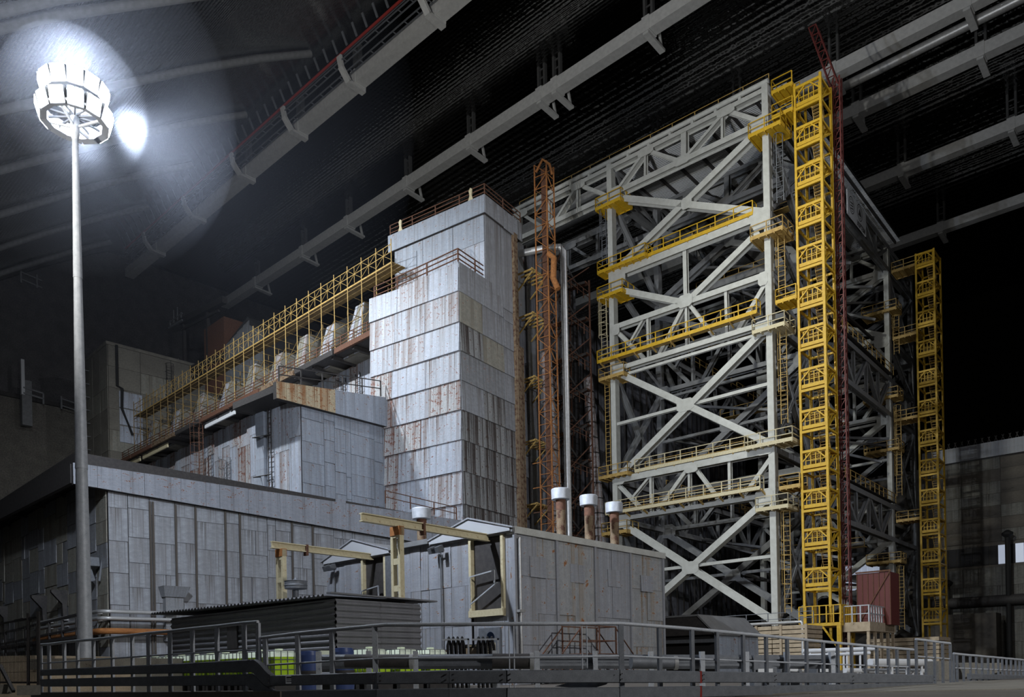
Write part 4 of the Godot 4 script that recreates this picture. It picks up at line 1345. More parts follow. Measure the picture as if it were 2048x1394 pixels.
	for q in [[-0.7, -0.7], [0.7, -0.7], [0.7, 0.7], [-0.7, 0.7]]:
		b = Buf.new()
		b.bar(v3(3.0 + q[0], 4, mz + q[1]), v3(3.0 + q[0], 51.5, mz + q[1]), 0.11, 0.11)
		put(b, "leg", M.rust_orange, o2)
	for i in 38:
		b = Buf.new()
		var y := 4.0 + i * 1.25
		var f := 1.0 if i % 2 == 0 else -1.0
		b.bar(v3(3.0 - 0.7 * f, y, mz + 0.7), v3(3.0 + 0.7 * f, y + 1.25, mz + 0.7), 0.06, 0.06)
		b.bar(v3(3.7, y, mz - 0.7 * f), v3(3.7, y + 1.25, mz + 0.7 * f), 0.06, 0.06)
		b.bar(v3(2.3, y, mz + 0.7), v3(3.7, y, mz + 0.7), 0.06, 0.06)
		b.bar(v3(3.7, y, mz + 0.7), v3(3.7, y, mz - 0.7), 0.06, 0.06)
		if i < 16 and i % 2 == 0:
			b.bar(v3(1.4, y, mz + 0.7), v3(2.3, y, mz + 0.7), 0.07, 0.09)
		put(b, "lacing", M.rust_orange if i % 5 else M.rust_brown, o2)
	b = Buf.new()
	b.bar(v3(3.0, 4, mz), v3(3.0, 51.2, mz), 0.55, 0.35)
	put(b, "cable_run", M.rust_brown, o2)
	b = Buf.new()
	b.tube([v3(2.6, 50.6, mz + 0.9), v3(3.4, 51.6, mz + 0.9), v3(4.2, 50.8, mz + 0.9), v3(4.3, 49.9, mz + 0.6)], 0.14, 6)
	put(b, "cable_loop", M.rust_orange, o2)
	b = Buf.new()
	b.tube([v3(3.9, 42.0, mz + 0.9), v3(4.5, 41.4, mz + 0.9), v3(4.4, 39.4, mz + 0.9), v3(4.9, 38.2, mz + 0.9)], 0.3, 6)
	put(b, "cable_coil", M.rust_orange, o2)
	var pz: float = -14.08
	b = Buf.new()
	b.tube([v3(3.0, 3, pz), v3(3.0, 25, pz), v3(3.0, 44.34, pz), v3(2.8, 44.76, pz + 0.3), v3(1.4, 44.69, pz + 1.2), v3(-1.4, 44.69, pz + 1.9)], 0.36, 10)
	one(b, "vent_pipe", M.silver_pipe, "tall silvery pipe with an elbow at its top, right of the orange mast", "pipe", TOWER, v3(3.0, 3, pz))
	var z0: float = -15.88
	var z1: float = -21.46
	var s := thing("rusty_stair_tower", "dark rusty zigzag stair tower behind the silvery pipe", "stair tower", TOWER, v3(0.8, 0, (z0 + z1) / 2))
	for q in [[-0.6, z0], [2.0, z0], [2.0, z1], [-0.6, z1]]:
		b = Buf.new()
		b.bar(v3(q[0], 0, q[1]), v3(q[0], 44.5, q[1]), 0.16, 0.16)
		put(b, "post", M.rust_brown, s)
	for i in 11:
		var y := 2.0 + i * 4.0
		b = Buf.new()
		b.cell(-0.6, 2.0, y, y + 0.12, z0, z0 - 0.9)
		put(b, "landing", M.rust_brown, s)
		b = Buf.new()
		b.cell(-0.6, 2.0, y + 2.0, y + 2.12, z1, z1 + 0.9)
		put(b, "half_landing", M.rust_brown, s)
		b = Buf.new()
		b.rail([v3(2.0, y, z0), v3(2.0, y, z1)], 1.1, 1.4, 0.035)
		put(b, "side_rail", M.rust_brown, s)
		for k in 2:
			b = Buf.new()
			var a := v3(1.5 - k, y + 2.0 * k, z0 - 0.9 if k == 0 else z1 + 0.9)
			var e := v3(1.5 - k, y + 2.0 + 2.0 * k, z1 + 0.9 if k == 0 else z0 - 0.9)
			for d in [-0.4, 0.4]:
				b.bar(a + v3(d, 0, 0), e + v3(d, 0, 0), 0.06, 0.25)
			for j in 8:
				var p := a.lerp(e, (j + 0.5) / 8.0)
				b.cell(p.x - 0.4, p.x + 0.4, p.y - 0.02, p.y + 0.03, p.z - 0.14, p.z + 0.14)
			put(b, "stair_flight", M.dark_steel, s)
		b = Buf.new()
		b.bar(v3(2.0, y, z0), v3(2.0, y + 4.0, z1), 0.1, 0.1)
		b.bar(v3(-0.6, y, z0), v3(2.0, y + 4.0, z0), 0.1, 0.1)
		put(b, "cross_bracing", M.rust_brown, s)
	for q in [[-13.79, -15.18, "behind the orange mast"], [-22.95, -24.90, "right of the rusty stair tower"]]:
		b = Buf.new()
		b.tube([v3(1.0, 34.0, q[0] + (q[0] - q[1]) * 0.2), v3(1.2, 3.0, q[1] + (q[1] - q[0]) * 0.3)], 0.55, 10, true, 1.1)
		var lt := one(b, "leaning_tube", M.white_rusty, "pale leaning tube widening downwards, " + q[2], "pipe", TOWER, v3(1.0, 3.0, q[1]))
		b = Buf.new()
		for i in 18:
			var k := i / 18.0
			var c0 := v3(1.0, 34.0, q[0] + (q[0] - q[1]) * 0.2).lerp(v3(1.2, 3.0, q[1] + (q[1] - q[0]) * 0.3), k)
			b.lathe(c0, [[lerpf(0.6, 1.14, k), 0.0], [lerpf(0.62, 1.17, k), 0.06], [lerpf(0.6, 1.15, k), 0.12]], 10)
		put(b, "band", M.dark_steel, lt)

# ---------------------------------------------------------------- beyond the block on the left, and far right
func back_buildings():
	var fr := frame(-63.71, 128, 45)
	var o := thing("concrete_building", "old stained concrete building with a black downpipe, behind the scaffold's left end", "building", fr)
	core(o, -11, -0.05, 0, 53.6, -26, -0.05, M.concrete_dark)
	var y := 54.0
	while y > 6.0:
		var x := 0.0
		while x > -10.5:
			sheet(o, "facade_slab", "f", 0.0, x - 3.5, x, y - 3.4, y - 3.4, y, y, pick_concrete(), 0.1, 0.1, 0.04)
			x -= 3.5
		var z := 0.0
		while z > -25.0:
			sheet(o, "facade_slab", "s", 0.0, z, z - 5.0, y - 3.4, y - 3.4, y, y, pick_concrete(), 0.1, 0.1, 0.04)
			z -= 5.0
		y -= 3.4
	for i in 3:
		sheet(o, "pale_panel", "s", 0.15, -1.5, -5.2, 38.6 + i * 2.8, 38.6 + i * 2.8, 41.3 + i * 2.8, 41.3 + i * 2.8, M.white_c, 0.1, 0.1, 0.06)
	var b := Buf.new()
	b.tube([v3(0.5, 54, -1.2), v3(0.5, 47.5, -1.2), v3(0.6, 47.2, -1.9), v3(0.6, 44, -1.8), v3(0.6, 40, -3.4)], 0.22, 7)
	put(b, "downpipe", M.black, o)
	b = Buf.new()
	b.cell(-11.2, 0.3, 53.9, 54.4, -26, 0.3)
	put(b, "coping", M.concrete, o)
	for i in 11:
		b = Buf.new()
		var yy := 52.0 - i * 2.2
		b.bar(v3(-10.6, yy, 0.8), v3(-8.6, yy + 0.9, 0.8), 0.16, 0.16)
		b.bar(v3(-10.4, yy + 1.2, 0.8), v3(-8.8, yy, 0.8), 0.14, 0.14)
		b.bar(v3(-10.7, yy, 0.1), v3(-10.7, yy, 1.2), 0.14, 0.14)
		b.bar(v3(-8.5, yy, 0.1), v3(-8.5, yy, 1.2), 0.14, 0.14)
		put(b, "stair_bracing", M.steel_grey, o)
	var st := thing("red_stair", "steep dark red stair leading up onto the gallery's left end", "stair", GAL, v3(-71, 34, 1))
	var a := v3(-75.33, 36.77, 0.8)
	var c := v3(-72.15, 40.87, 0.8)
	for d in [-0.8, 0.8]:
		b = Buf.new()
		b.bar(a + v3(d, 0, 0), c + v3(d, 0, 0), 0.12, 0.3)
		put(b, "stringer", M.rust_brown, st)
		b = Buf.new()
		b.bar(a + v3(d, 1.1, 0), c + v3(d, 1.1, 0), 0.09, 0.09)
		put(b, "handrail", M.rust_brown, st)
	for i in 16:
		var p := a.lerp(c, (i + 0.5) / 16.0)
		b = Buf.new()
		b.cell(p.x - 0.8, p.x + 0.8, p.y - 0.05, p.y + 0.05, p.z - 0.2, p.z + 0.25)
		put(b, "tread", M.red_paint, st)
	# roof houses behind the scaffold
	var gh := thing("gable_house", "dull grey sheet house with a low gable, behind the scaffold walkway", "roof house", GAL, v3(-49, 41, -13))
	b = Buf.new()
	b.plate([Vector2(-55.1, 40), Vector2(-43.2, 40), Vector2(-43.2, 52.6), Vector2(-47.7, 56.0), Vector2(-55.1, 53.8)], v3(0, 0, -22), Vector3(1, 0, 0), Vector3.UP, 10.0)
	put(b, "body", M.void_wall, gh)
	for i in 6:
		sheet(gh, "wall_sheet", "f", -12.0, -55.0 + i * 1.96, -53.04 + i * 1.96, 40, 40, 53.8 + i * 0.42 if i < 4 else 54.6 - (i - 4) * 1.2, 54.1 + i * 0.42 if i < 4 else 53.5 - (i - 4) * 0.8, M.grey_b, 0.04, 0.06)
	b = Buf.new()
	b.cell(-62.5, -55.4, 40, 58.6, -20, -12)
	one(b, "rusty_housing", M.rust_brown, "dark rusty boxy housing left of the grey gable house", "housing", GAL, v3(-59, 40, -12))
	var hd := thing("hoist_beam", "dark hoist beams with small frames on top, over the concrete building's roof", "hoist", GAL, v3(-66, 52, -12))
	for q in [[62.6, 0], [53.6, 1]]:
		b = Buf.new()
		b.bar(v3(-71, q[0], -12), v3(-55, q[0] - 1.5, -12), 0.8, 1.0)
		b.bar(v3(-71, q[0] - 1.4, -12), v3(-57, q[0] - 2.6, -12), 0.3, 0.3)
		put(b, "beam", M.dark_steel, hd)
		b = Buf.new()
		for i in 4:
			b.bar(v3(-74.5 + i * 1.5, q[0] + 0.3, -11.5), v3(-74.5 + i * 1.5, q[0] + (2.6 if i == 1 or i == 2 else 1.2), -11.5), 0.16, 0.16)
		b.bar(v3(-75, q[0] + 0.9, -11.5), v3(-69.5, q[0] + 0.9, -11.5), 0.16, 0.16)
		b.bar(v3(-75, q[0], -11.5), v3(-69.5, q[0] - 0.3, -11.5), 0.3, 0.3)
		put(b, "head_frame", M.steel_grey, hd)
	b = Buf.new()
	for i in 2:
		b.bar(v3(-70.5 + i * 9.0, 53, -12.2), v3(-70.5 + i * 9.0, 62, -12.2), 0.5, 0.5)
	put(b, "column", M.dark_steel, hd)
	ladder("wall_ladder", "dark caged ladder on the concrete building's right face", fr, v3(0.5, 40, -9.5), v3(0.5, 53, -9.5), 0.9, true, M.dark_steel, v3(0, 0, 1), v3(1, 0, 0))
	# gear on the far end wall
	var g := thing("wall_mast", "pale equipment mast with side arms on the far end wall at the left edge", "mast", HALL, v3(-140, 50, -43.93))
	var gz: float = -43.93
	b = Buf.new()
	b.cell(-150.6, -149.6, 43.12, 50.67, gz - 1.3, gz + 0.2)
	put(b, "cabinet_rail", M.steel_grey, g)
	b = Buf.new()
	b.bar(v3(-149.8, 48.16, gz), v3(-149.8, 54.03, gz), 0.5, 0.5)
	put(b, "pole", M.white_paint, g)
	for k in 2:
		b = Buf.new()
		var yy: float = [49.33, 48.41][k]
		b.bar(v3(-149.6, yy, gz), v3(-149.6, yy - 0.3, gz - 3.0), 0.25, 0.25)
		b.bar(v3(-149.6, yy - 0.3, gz - 3.0), v3(-149.6, yy - 1.2, gz - 3.0), 0.25, 0.25)
		put(b, "arm", M.steel_grey, g)
	for q in [[-50.88, 48.96, "bracket arms behind the lamp mast, on the far end wall"], [-45.03, 68.77, "small cluster of fittings high on the far end wall"]]:
		b = Buf.new()
		for k in 2:
			b.bar(v3(-150, q[1] - k * 1.2, q[0] + 1.0), v3(-150, q[1] - 0.4 - k * 1.2, q[0] - 2.2), 0.2, 0.2)
			b.bar(v3(-150, q[1] + 0.4, q[0] + 1.0 - k * 2.4), v3(-150, q[1] - 1.8, q[0] + 1.0 - k * 2.4), 0.25, 0.25)
		one(b, "wall_bracket", M.steel_grey, q[2], "bracket", HALL, v3(-150, q[1], q[0]))
	# the far right hall
	var w := thing("turbine_hall", "dim panelled concrete hall with a dark blue roof fascia at the right edge", "building", STEEL, v3(10, 0, -62))
	core(w, -14.0, 40, 0, 31.0, -75, -62.3, M.concrete_dark)
	var x := -1.0
	while x < 24.0:
		var yy := 31.0
		while yy > 20.0:
			sheet(w, "wall_panel", "f", -62.2, x, x + 5.2, yy - 1.8, yy - 1.8, yy, yy, M.concrete_dark if rng.randf() < 0.6 else M.hall_panel, 0.06, 0.06, 0.03)
			yy -= 1.8
		yy = 14.6
		while yy > 1.0:
			sheet(w, "wall_panel", "f", -62.2, x, x + 5.2, yy - 2.8, yy - 2.8, yy, yy, M.hall_panel, 0.06, 0.06, 0.03)
			yy -= 2.8
		x += 5.2
	b = Buf.new()
	b.cell(-1.0, 24, 31.0, 33.2, -62.6, -61.4)
	put(b, "roof_fascia", M.fascia, w)
	for i in 46:
		b = Buf.new()
		var xx := 2.0 + i * 0.45
		b.bar(v3(xx, 33.2, -61.8), v3(xx + (0.35 if i % 2 else -0.35), 34.1, -61.8), 0.08, 0.08)
		put(b, "roof_spike", M.dark_steel, w)
	for i in 22:
		b = Buf.new()
		var xx := -1.0 + i * 1.1
		b.cell(xx + 0.04, xx + 1.06, 15.0, 17.8, -62.3, -62.1)
		put(b, "window_pane", M.window_lit if i > 8 and i % 7 != 3 else M.void_wall, w)
	for i in 12:
		b = Buf.new()
		var xx := -13.23 + (i % 6) * 0.9
		var yy := 16.81 - 2.6 * int(i / 6.0)
		b.cell(xx + 0.04, xx + 0.86, yy - 1.5, yy, -62.3, -62.1)
		put(b, "window_pane", M.window_lit, w)
	for q in [[10.4, 18.6, 8.0], [2.4, 12, 6], [16, 18, 9]]:
		b = Buf.new()
		b.tube([v3(q[0], 0, -60.5), v3(q[0], q[1], -60.5)], 0.35, 8)
		b.lathe(v3(q[0], q[1], -60.5), [[0.35, 0.0], [0.75, 0.4], [0.75, 0.7], [0.2, 1.1]], 10)
		put(b, "vent_stack", M.black, w)
	b = Buf.new()
	b.tube([v3(-1, 9.5, -60.8), v3(26, 9.5, -60.8)], 0.8, 10)
	put(b, "dark_pipe", M.dark_steel, w)
	for q in [[0.5, "left"], [14, "right"]]:
		b = Buf.new()
		b.cell(q[0], q[0] + 9, 0, 7.5, -56, -60)
		one(b, "service_block", M.concrete_dark, "dim concrete service block at the foot of the far right hall, %s one of two" % q[1], "building", STEEL, v3(q[0], 0, -56))

func pick_concrete() -> Material:
	return M.concrete if rng.randf() < 0.6 else M.grey_tan

# ---------------------------------------------------------------- lamp mast and the yard on the left
func yard_left():
	var base := v3(-13.86, 1.03, -26)
	base.y = 0.0
	var o := thing("lamp_mast", "tall tapered pale steel lamp mast with a blazing ring of floodlights at its top", "lamp mast", YARD, base)
	var b := Buf.new()
	var hs := [0.0, 7.4, 13.6, 18.2]
	for i in 3:
		b = Buf.new()
		var r0 := lerpf(0.25, 0.1, hs[i] / 18.2)
		var r1 := lerpf(0.25, 0.1, hs[i + 1] / 18.2)
		b.lathe(base, [[r0, hs[i]], [r1 - 0.012, hs[i + 1]]], 12)
		put(b, "pole_section", M.galvanised, o)
	b = Buf.new()
	b.lathe(base, [[0.45, 0.0], [0.45, 0.06], [0.3, 0.12], [0.26, 0.5]], 12)
	put(b, "base_flange", M.galvanised, o)
	var top := base + v3(0, 19.2, 0)
	b = Buf.new()
	b.lathe(base, [[0.1, 18.1], [0.14, 18.3], [0.12, 20.2], [0.02, 20.3]], 12)
	var pts := []
	for i in 17:
		pts.append(top + v3(cos(TAU * i / 16.0) * 1.0, -0.45, sin(TAU * i / 16.0) * 1.0))
	b.tube(pts, 0.05, 6, false)
	for i in 4:
		b.bar(base + v3(0, 18.5, 0), pts[i * 4], 0.06, 0.06)
	put(b, "head_ring", M.galvanised, o)
	for i in 12:
		var a := TAU * i / 12.0
		var d := v3(cos(a), 0, sin(a))
		for k in 2:
			var f := (d - v3(0, 0.28, 0)).normalized()
			var c: Vector3 = top + d * (1.05 - 0.1 * k) + v3(0, -0.35 + 0.75 * k, 0)
			var bs := Basis.looking_at(-f, Vector3.UP)
			b = Buf.new()
			b.box(c - f * 0.1, v3(0.48, 0.52, 0.2), bs)
			b.bar(c - f * 0.1, top + v3(0, -0.35 + 0.7 * k, 0), 0.05, 0.05)
			var l := put(b, "floodlight", M.lamp_body, o)
			b = Buf.new()
			b.box(c + f * 0.012, v3(0.42, 0.46, 0.02), bs)
			put(b, "lamp_face", M.lamp_glow, l)
	for q in [[v3(20, 20, -60), 1.0], [v3(-25, 8, -60), 0.8], [v3(5, 2, -30), 1.0], [v3(40, 25, -90), 1.2]]:
		var to: Vector3 = q[0]
		var d := (to - top)
		d.y = 0
		spot("mast_floodlight", top + d.normalized() * 1.28, to, Color(0.9, 0.94, 1.0), MAST * q[1], 55.0, 0.25)
	var om := OmniLight3D.new()
	om.name = "mast_glare"
	om.light_color = Color(0.9, 0.94, 1.0)
	om.light_energy = MAST * 0.6
	om.omni_range = 300.0
	om.omni_attenuation = 2.0
	om.light_size = 0.5
	om.shadow_enabled = true
	add_child(om)
	om.position = top + v3(0, 1.3, 0)
	for q in [[2.2, 0.006], [5.0, 0.0012], [11.0, 0.0003]]:
		var fog := FogVolume.new()
		fog.name = "lamp_haze"
		fog.shape = RenderingServer.FOG_VOLUME_SHAPE_ELLIPSOID
		fog.size = v3(q[0] * 2, q[0] * 2, q[0] * 2)
		var fm := FogMaterial.new()
		fm.density = q[1]
		fm.albedo = Color(0.9, 0.93, 1.0)
		fog.material = fm
		add_child(fog, true)
		fog.position = top
	# pipes round the low block's foot
	var n := 0
	for q in [[4.86, 0.13, "silver_pipe", "upper of two silvery pipes round the low block's corner"], [4.42, 0.13, "silver_pipe", "lower of two silvery pipes round the low block's corner"], [3.6, 0.2, "rust_orange", "orange-brown pipe round the low block's corner, below the silvery pair"]]:
		b = Buf.new()
		b.tube([v3(-14, q[0], 0.8), v3(0.2, q[0], 0.8), v3(0.6, q[0], 0.6), v3(0.8, q[0], 0.2), v3(0.8, q[0], -3.9 if n < 2 else -3.6)], q[1], 10)
		for i in 4:
			b.bar(v3(-12.0 + i * 3.6, q[0], 0.0), v3(-12.0 + i * 3.6, q[0], 0.8), 0.08, 0.08)
		one(b, "wall_pipe", M[q[2]], q[3], "pipe", LOWER, v3(0.2, q[0], 0.8))
		n += 1
	b = Buf.new()
	for k in 2:
		b.bar(v3(-30, 3.4 + k * 0.9, 1.4), v3(-0.9, 3.9 + k * 0.9, 1.4), 0.12, 0.14)
	for i in 10:
		b.bar(v3(-29 + i * 3.0, 0, 1.4), v3(-29 + i * 3.0, 4.6, 1.4), 0.14, 0.14)
	b.cell(-30, -0.9, 3.2, 3.4, 0.3, 1.6)
	one(b, "pipe_rack", M.dark_steel, "dark railed ledge along the low block's left wall", "walkway", LOWER, v3(-15, 0, 1.4))
	n = 0
	for q in [[6.4, 1.05], [5.5, 0.62]]:
		b = Buf.new()
		b.tube([v3(-30, q[1], q[0]), v3(-6, q[1] + 0.4, q[0])], 0.34, 12)
		for i in 6:
			b.bar(v3(-28 + i * 4, 0, q[0]), v3(-28 + i * 4, q[1], q[0]), 0.2, 0.3)
		one(b, "ground_pipe", M.galvanised_dull, "fat grey pipe on short stands behind the mesh fence, %s" % ["nearer one", "farther one"][n], "pipe", LOWER, v3(-18, 0, q[0]))
		n += 1
	b = Buf.new()
	var cx: float = -1.70
	b.box(v3(cx, 8.2, 0.45), v3(0.75, 0.6, 0.6), Basis(Vector3(0, 0, 1), 0.2))
	b.box(v3(cx - 0.25, 7.45, 0.6), v3(0.4, 0.9, 0.4), Basis(Vector3(1, 0, 0), 0.3))
	b.bar(v3(cx + 0.4, 8.4, 0), v3(cx + 0.4, 7.0, 0.2), 0.12, 0.12)
	one(b, "wall_camera", M.galvanised_dull, "small box camera with housing on the low block's left wall by its corner", "camera", LOWER, v3(cx, 8, 0.3))
	var vz: float = -3.97
	var vt := thing("vent_hood", "bent grey sheet vent hood on the low block's right wall, above the shed", "vent", LOWER, v3(0.5, 3, vz))
	b = Buf.new()
	b.hexa([v3(0.1, 6.0, vz + 0.7), v3(0.7, 6.0, vz + 0.7), v3(0.7, 6.0, vz - 0.7), v3(0.1, 6.0, vz - 0.7), v3(0.1, 6.7, vz + 0.9), v3(1.1, 6.7, vz + 0.9), v3(1.1, 6.7, vz - 0.9), v3(0.1, 6.7, vz - 0.9)])
	put(b, "hood", M.grey_a, vt)
	b = Buf.new()
	b.cell(0.1, 0.6, 3.0, 6.0, vz - 0.6, vz + 0.6)
	put(b, "duct", M.grey_b, vt)
	# mesh fence at the left edge
	var fe := thing("mesh_fence", "dark wire mesh fence panel on concrete feet at the lower left corner", "fence", YARD, v3(-10.46, 0.35, -17))
	var f0 := v3(-12.17, 1.76, -18)
	var f1 := v3(-10.04, 1.92, -17)
	var g0 := v3(-12.20, 0.56, -18)
	var g1 := v3(-10.07, 0.53, -17)
	for q in [0.0, 0.43, 0.86, 1.0]:
		b = Buf.new()
		b.bar(g0.lerp(g1, q) - v3(0, 0.15, 0), f0.lerp(f1, q) + v3(0, 0.12, 0), 0.05, 0.05)
		put(b, "post", M.dark_steel, fe)
	b = Buf.new()
	b.bar(f0, f1, 0.04, 0.04)
	put(b, "top_bar", M.dark_steel, fe)
	b = Buf.new()
	b.bar(g0, g1, 0.04, 0.04)
	put(b, "bottom_bar", M.dark_steel, fe)
	b = Buf.new()
	for i in 52:
		var t := i / 51.0
		b.bar(g0.lerp(g1, t), f0.lerp(f1, t), 0.008, 0.008)
	for i in 7:
		var t := i / 6.0
		b.bar(g0.lerp(f0, t), g1.lerp(f1, t), 0.008, 0.008)
	put(b, "wire_mesh", M.dark_steel, fe, "stuff")
	b = Buf.new()
	b.bar(v3(-10.75, 0.91, -16.80), v3(-10.16, 0.36, -16.30), 0.06, 0.06)
	put(b, "brace", M.dark_steel, fe)
	for q in [[v3(-10.63, 0.41, -16.60), "at the frame's edge"], [v3(-9.91, 0.38, -16.40), "beside the guard rail's end"]]:
		b = Buf.new()
		b.box(q[0], v3(0.38, 0.2, 0.3), Basis(Vector3.UP, 0.4))
		one(b, "fence_block", M.concrete, "brown concrete block foot of the mesh fence, " + q[1], "block", YARD, q[0])
	for q in [[-14.23, 0.85, -21, -12.19, 0.89, -21, 0.5, 3.0, "concrete_tan", "low tan concrete wall behind the mesh fence"], [-14.53, 1.21, -24, -11.98, 1.06, -24, 0.35, 3.5, "concrete", "pale concrete slab behind the guard rail's left end, near the mast"], [-18.28, 1.41, -27, -16.09, 1.39, -27, 0.3, 4.0, "concrete_tan", "farther tan concrete slab with fat pipes behind it"]]:
		b = Buf.new()
		var a := v3(q[0], 0, q[2])
		var c := v3(q[3], 0, q[5])
		var up := v3(0, maxf(q[1], 0.1), 0)
		b.hexa([a, c, c + v3(0.8, 0, -q[7]), a + v3(0.8, 0, -q[7]), a + up, c + up, c + up + v3(0.8, 0, -q[7]), a + up + v3(0.8, 0, -q[7])])
		one(b, "concrete_slab", M[q[8]], q[9], "slab", YARD, (a + c) / 2)

# ---------------------------------------------------------------- pump house with crane beams
func hut():
	var o := thing("pump_house", "grey sheet-clad machine house with two low gables and a long blank side wall", "building", HUT)
	core(o, -12.6, -0.06, 0, 6.05, -11.1, -0.06, M.dark_steel)
	# side wall: tall sheets with square cover plates
	var cols := [0.0, -1.35, -2.63, -3.9, -5.39, -6.7, -8.21, -9.7, -11.15]
	for i in 8:
		var cut := [1.6, 2.9, 4.4, 6.1]
		var y := 0.0
		for c in cut:
			if rng.randf() < 0.7 or c > 6.0:
				sheet(o, "side_sheet", "s", 0.0, cols[i], cols[i + 1], y, y, c, c, M.hut_sheet if i < 6 and rng.randf() < 0.75 else M.hut_rust, 0.03, 0.045, 0.012)
				y = c
	for q in [[-0.85, -1.91, 4.38, 5.24], [-3.56, -4.61, 4.35, 5.16], [-6.36, -7.42, 4.35, 5.14], [-9.1, -10.15, 4.28, 5.08]]:
		sheet(o, "cover_plate", "s", 0.05, q[0], q[1], q[2], q[2], q[3], q[3], M.hut_sheet, 0.03, 0.05, 0.01)
	for z in [0.03, -2.63, -5.39, -8.21, -11.15]:
		var b := Buf.new()
		b.cell(0.02, 0.12, 0, 6.1, z - 0.07, z + 0.07)
		put(b, "seam_strip", M.hut_sheet, o)
	var b := Buf.new()
	b.cell(-0.3, 0.16, 6.05, 6.33, -11.3, 0.1)
	put(b, "eaves_board", M.steel_white, o)
	# front wall
	cols = [-12.65, -11.2, -9.7]
	for i in 2:
		for r in 3:
			sheet(o, "front_sheet", "f", 0.0, cols[i], cols[i + 1], [0.0, 2.1, 4.3][r], [0.0, 2.1, 4.3][r], [2.1, 4.3, 6.15][r], [2.1, 4.3, 6.15][r], M.hut_sheet, 0.03, 0.05, 0.012)
	cols = [-7.4, -6.74, -6.22, -5.55, -5.02, -3.6, -2.42]
	for i in 6:
		for r in 3:
			sheet(o, "front_sheet", "f", 0.0, cols[i], cols[i + 1], [0.0, 2.5, 4.2][r], [0.0, 2.5, 4.2][r], [2.5, 4.2, 6.3][r], [2.5, 4.2, 6.3][r], M.hut_sheet if i else M.grey_b, 0.03, 0.05, 0.012)
	for r in 2:
		sheet(o, "front_sheet", "f", 0.0, -2.3, -0.55, [0.0, 1.6][r], [0.0, 1.6][r], [1.6, 3.05][r], [1.6, 3.05][r], M.hut_sheet, 0.03, 0.05, 0.012)
	sheet(o, "front_sheet", "f", 0.0, -0.55, 0.0, 0, 0, 6.1, 6.1, M.hut_sheet, 0.03, 0.05, 0.012)
	# two recessed hoist doors with cream frames
	for q in [[-2.3, -0.62, 3.1, 6.1, true], [-9.6, -8.05, 0.5, 6.05, false]]:
		b = Buf.new()
		b.cell(q[0], (q[0] + q[1]) / 2 - 0.015, q[2], q[3], -0.3, -0.2)
		b.cell((q[0] + q[1]) / 2 + 0.015, q[1], q[2], q[3], -0.3, -0.2)
		var d := put(b, "hoist_door", M.galvanised_dull, o)
		b = Buf.new()
		b.cell(q[0] - 0.14, q[0], q[2] - 0.3, q[3], -0.2, 0.14)
		b.cell(q[1], q[1] + 0.14, q[2] - 0.3, q[3], -0.2, 0.14)
		b.cell(q[0] - 0.14, q[1] + 0.14, q[2] - 0.28, q[2], -0.2, 0.2)
		put(b, "door_frame", M.cream, d)
		b = Buf.new()
		b.bar(v3(q[0] + 0.02, 3.2, 0.25), v3(q[0] + 0.02, 4.5, 0.25), 0.05, 0.05)
		b.bar(v3(q[0] + 0.02, 4.5, 0.25), v3(q[1] - 0.25, 4.65, 0.25), 0.05, 0.05)
		b.bar(v3(q[1] - 0.25, 4.65, 0.25), v3(q[1] - 0.25, 4.15, 0.25), 0.05, 0.05)
		b.bar(v3(q[0] + 0.02, 3.35, 0.25), v3(q[1] - 0.1, 4.15, 0.25), 0.05, 0.05)
		put(b, "swing_bar", M.galvanised, d)
	b = Buf.new()
	b.cell(-7.9, -7.4, 0, 6.2, -0.5, 0.15)
	put(b, "pilaster", M.galvanised_dull, o)
	# lower doorway with notices
	b = Buf.new()
	b.cell(-1.95, -0.75, 0.0, 2.35, 0.02, 0.12)
	var dr := put(b, "service_door", M.galvanised_dull, o)
	b = Buf.new()
	b.lathe(v3(0, 0, 0), [[0.0, 0.0], [0.2, 0.0], [0.2, 0.02]], 20)
	for i in b.p.size():
		b.p[i] = v3(-1.25, 1.98, 0.14) + v3(b.p[i].x, b.p[i].z, b.p[i].y)
	put(b, "round_sign", M.sign_blue, dr)
	b = Buf.new()
	b.cell(-1.5, -1.0, 2.18 - 0.95, 2.18 - 0.45, 0.12, 0.14)
	var nt := put(b, "notice", M.cream, dr)
	b = Buf.new()
	for i in 4:
		b.cell(-1.44, -1.1 + 0.04 * (i % 2), 1.6 - i * 0.09, 1.62 - i * 0.09, 0.14, 0.145)
	put(b, "print", M.black, nt, "stuff")
	# roofs
	for q in [[-4.9, 0.1, -2.3, 6.92, 6.25], [-12.8, -7.4, -10.25, 7.02, 6.2]]:
		b = Buf.new()
		b.plate([Vector2(q[0], q[4] - 0.15), Vector2(q[1], q[4] - 0.15), Vector2(q[1], q[4]), Vector2(q[2], q[3]), Vector2(q[0], q[4])], v3(0, 0, -11.2), Vector3(1, 0, 0), Vector3.UP, 11.4)
		put(b, "gable_roof", M.steel_grey, o)
		b = Buf.new()
		b.plate([Vector2(q[0] + 0.15, q[4] - 0.1), Vector2(q[1] - 0.1, q[4] - 0.1), Vector2(q[1] - 0.1, q[4]), Vector2(q[2], q[3] - 0.06), Vector2(q[0] + 0.15, q[4])], v3(0, 0, 0.2), Vector3(1, 0, 0), Vector3.UP, 0.05)
		put(b, "gable_sheet", M.gable_white, o)
		for e in [[q[0] - 0.1, q[4]], [q[1] + 0.1, q[4]]]:
			b = Buf.new()
			b.bar(v3(e[0], e[1] + 0.02, 0.22), v3(q[2], q[3] + 0.04, 0.22), 0.14, 0.06)
			put(b, "verge_trim", M.hut_sheet, o)
	b = Buf.new()
	b.cell(-7.5, -4.8, 6.2, 6.42, -11, 0.3)
	put(b, "flat_roof", M.steel_grey, o)
	b = Buf.new()
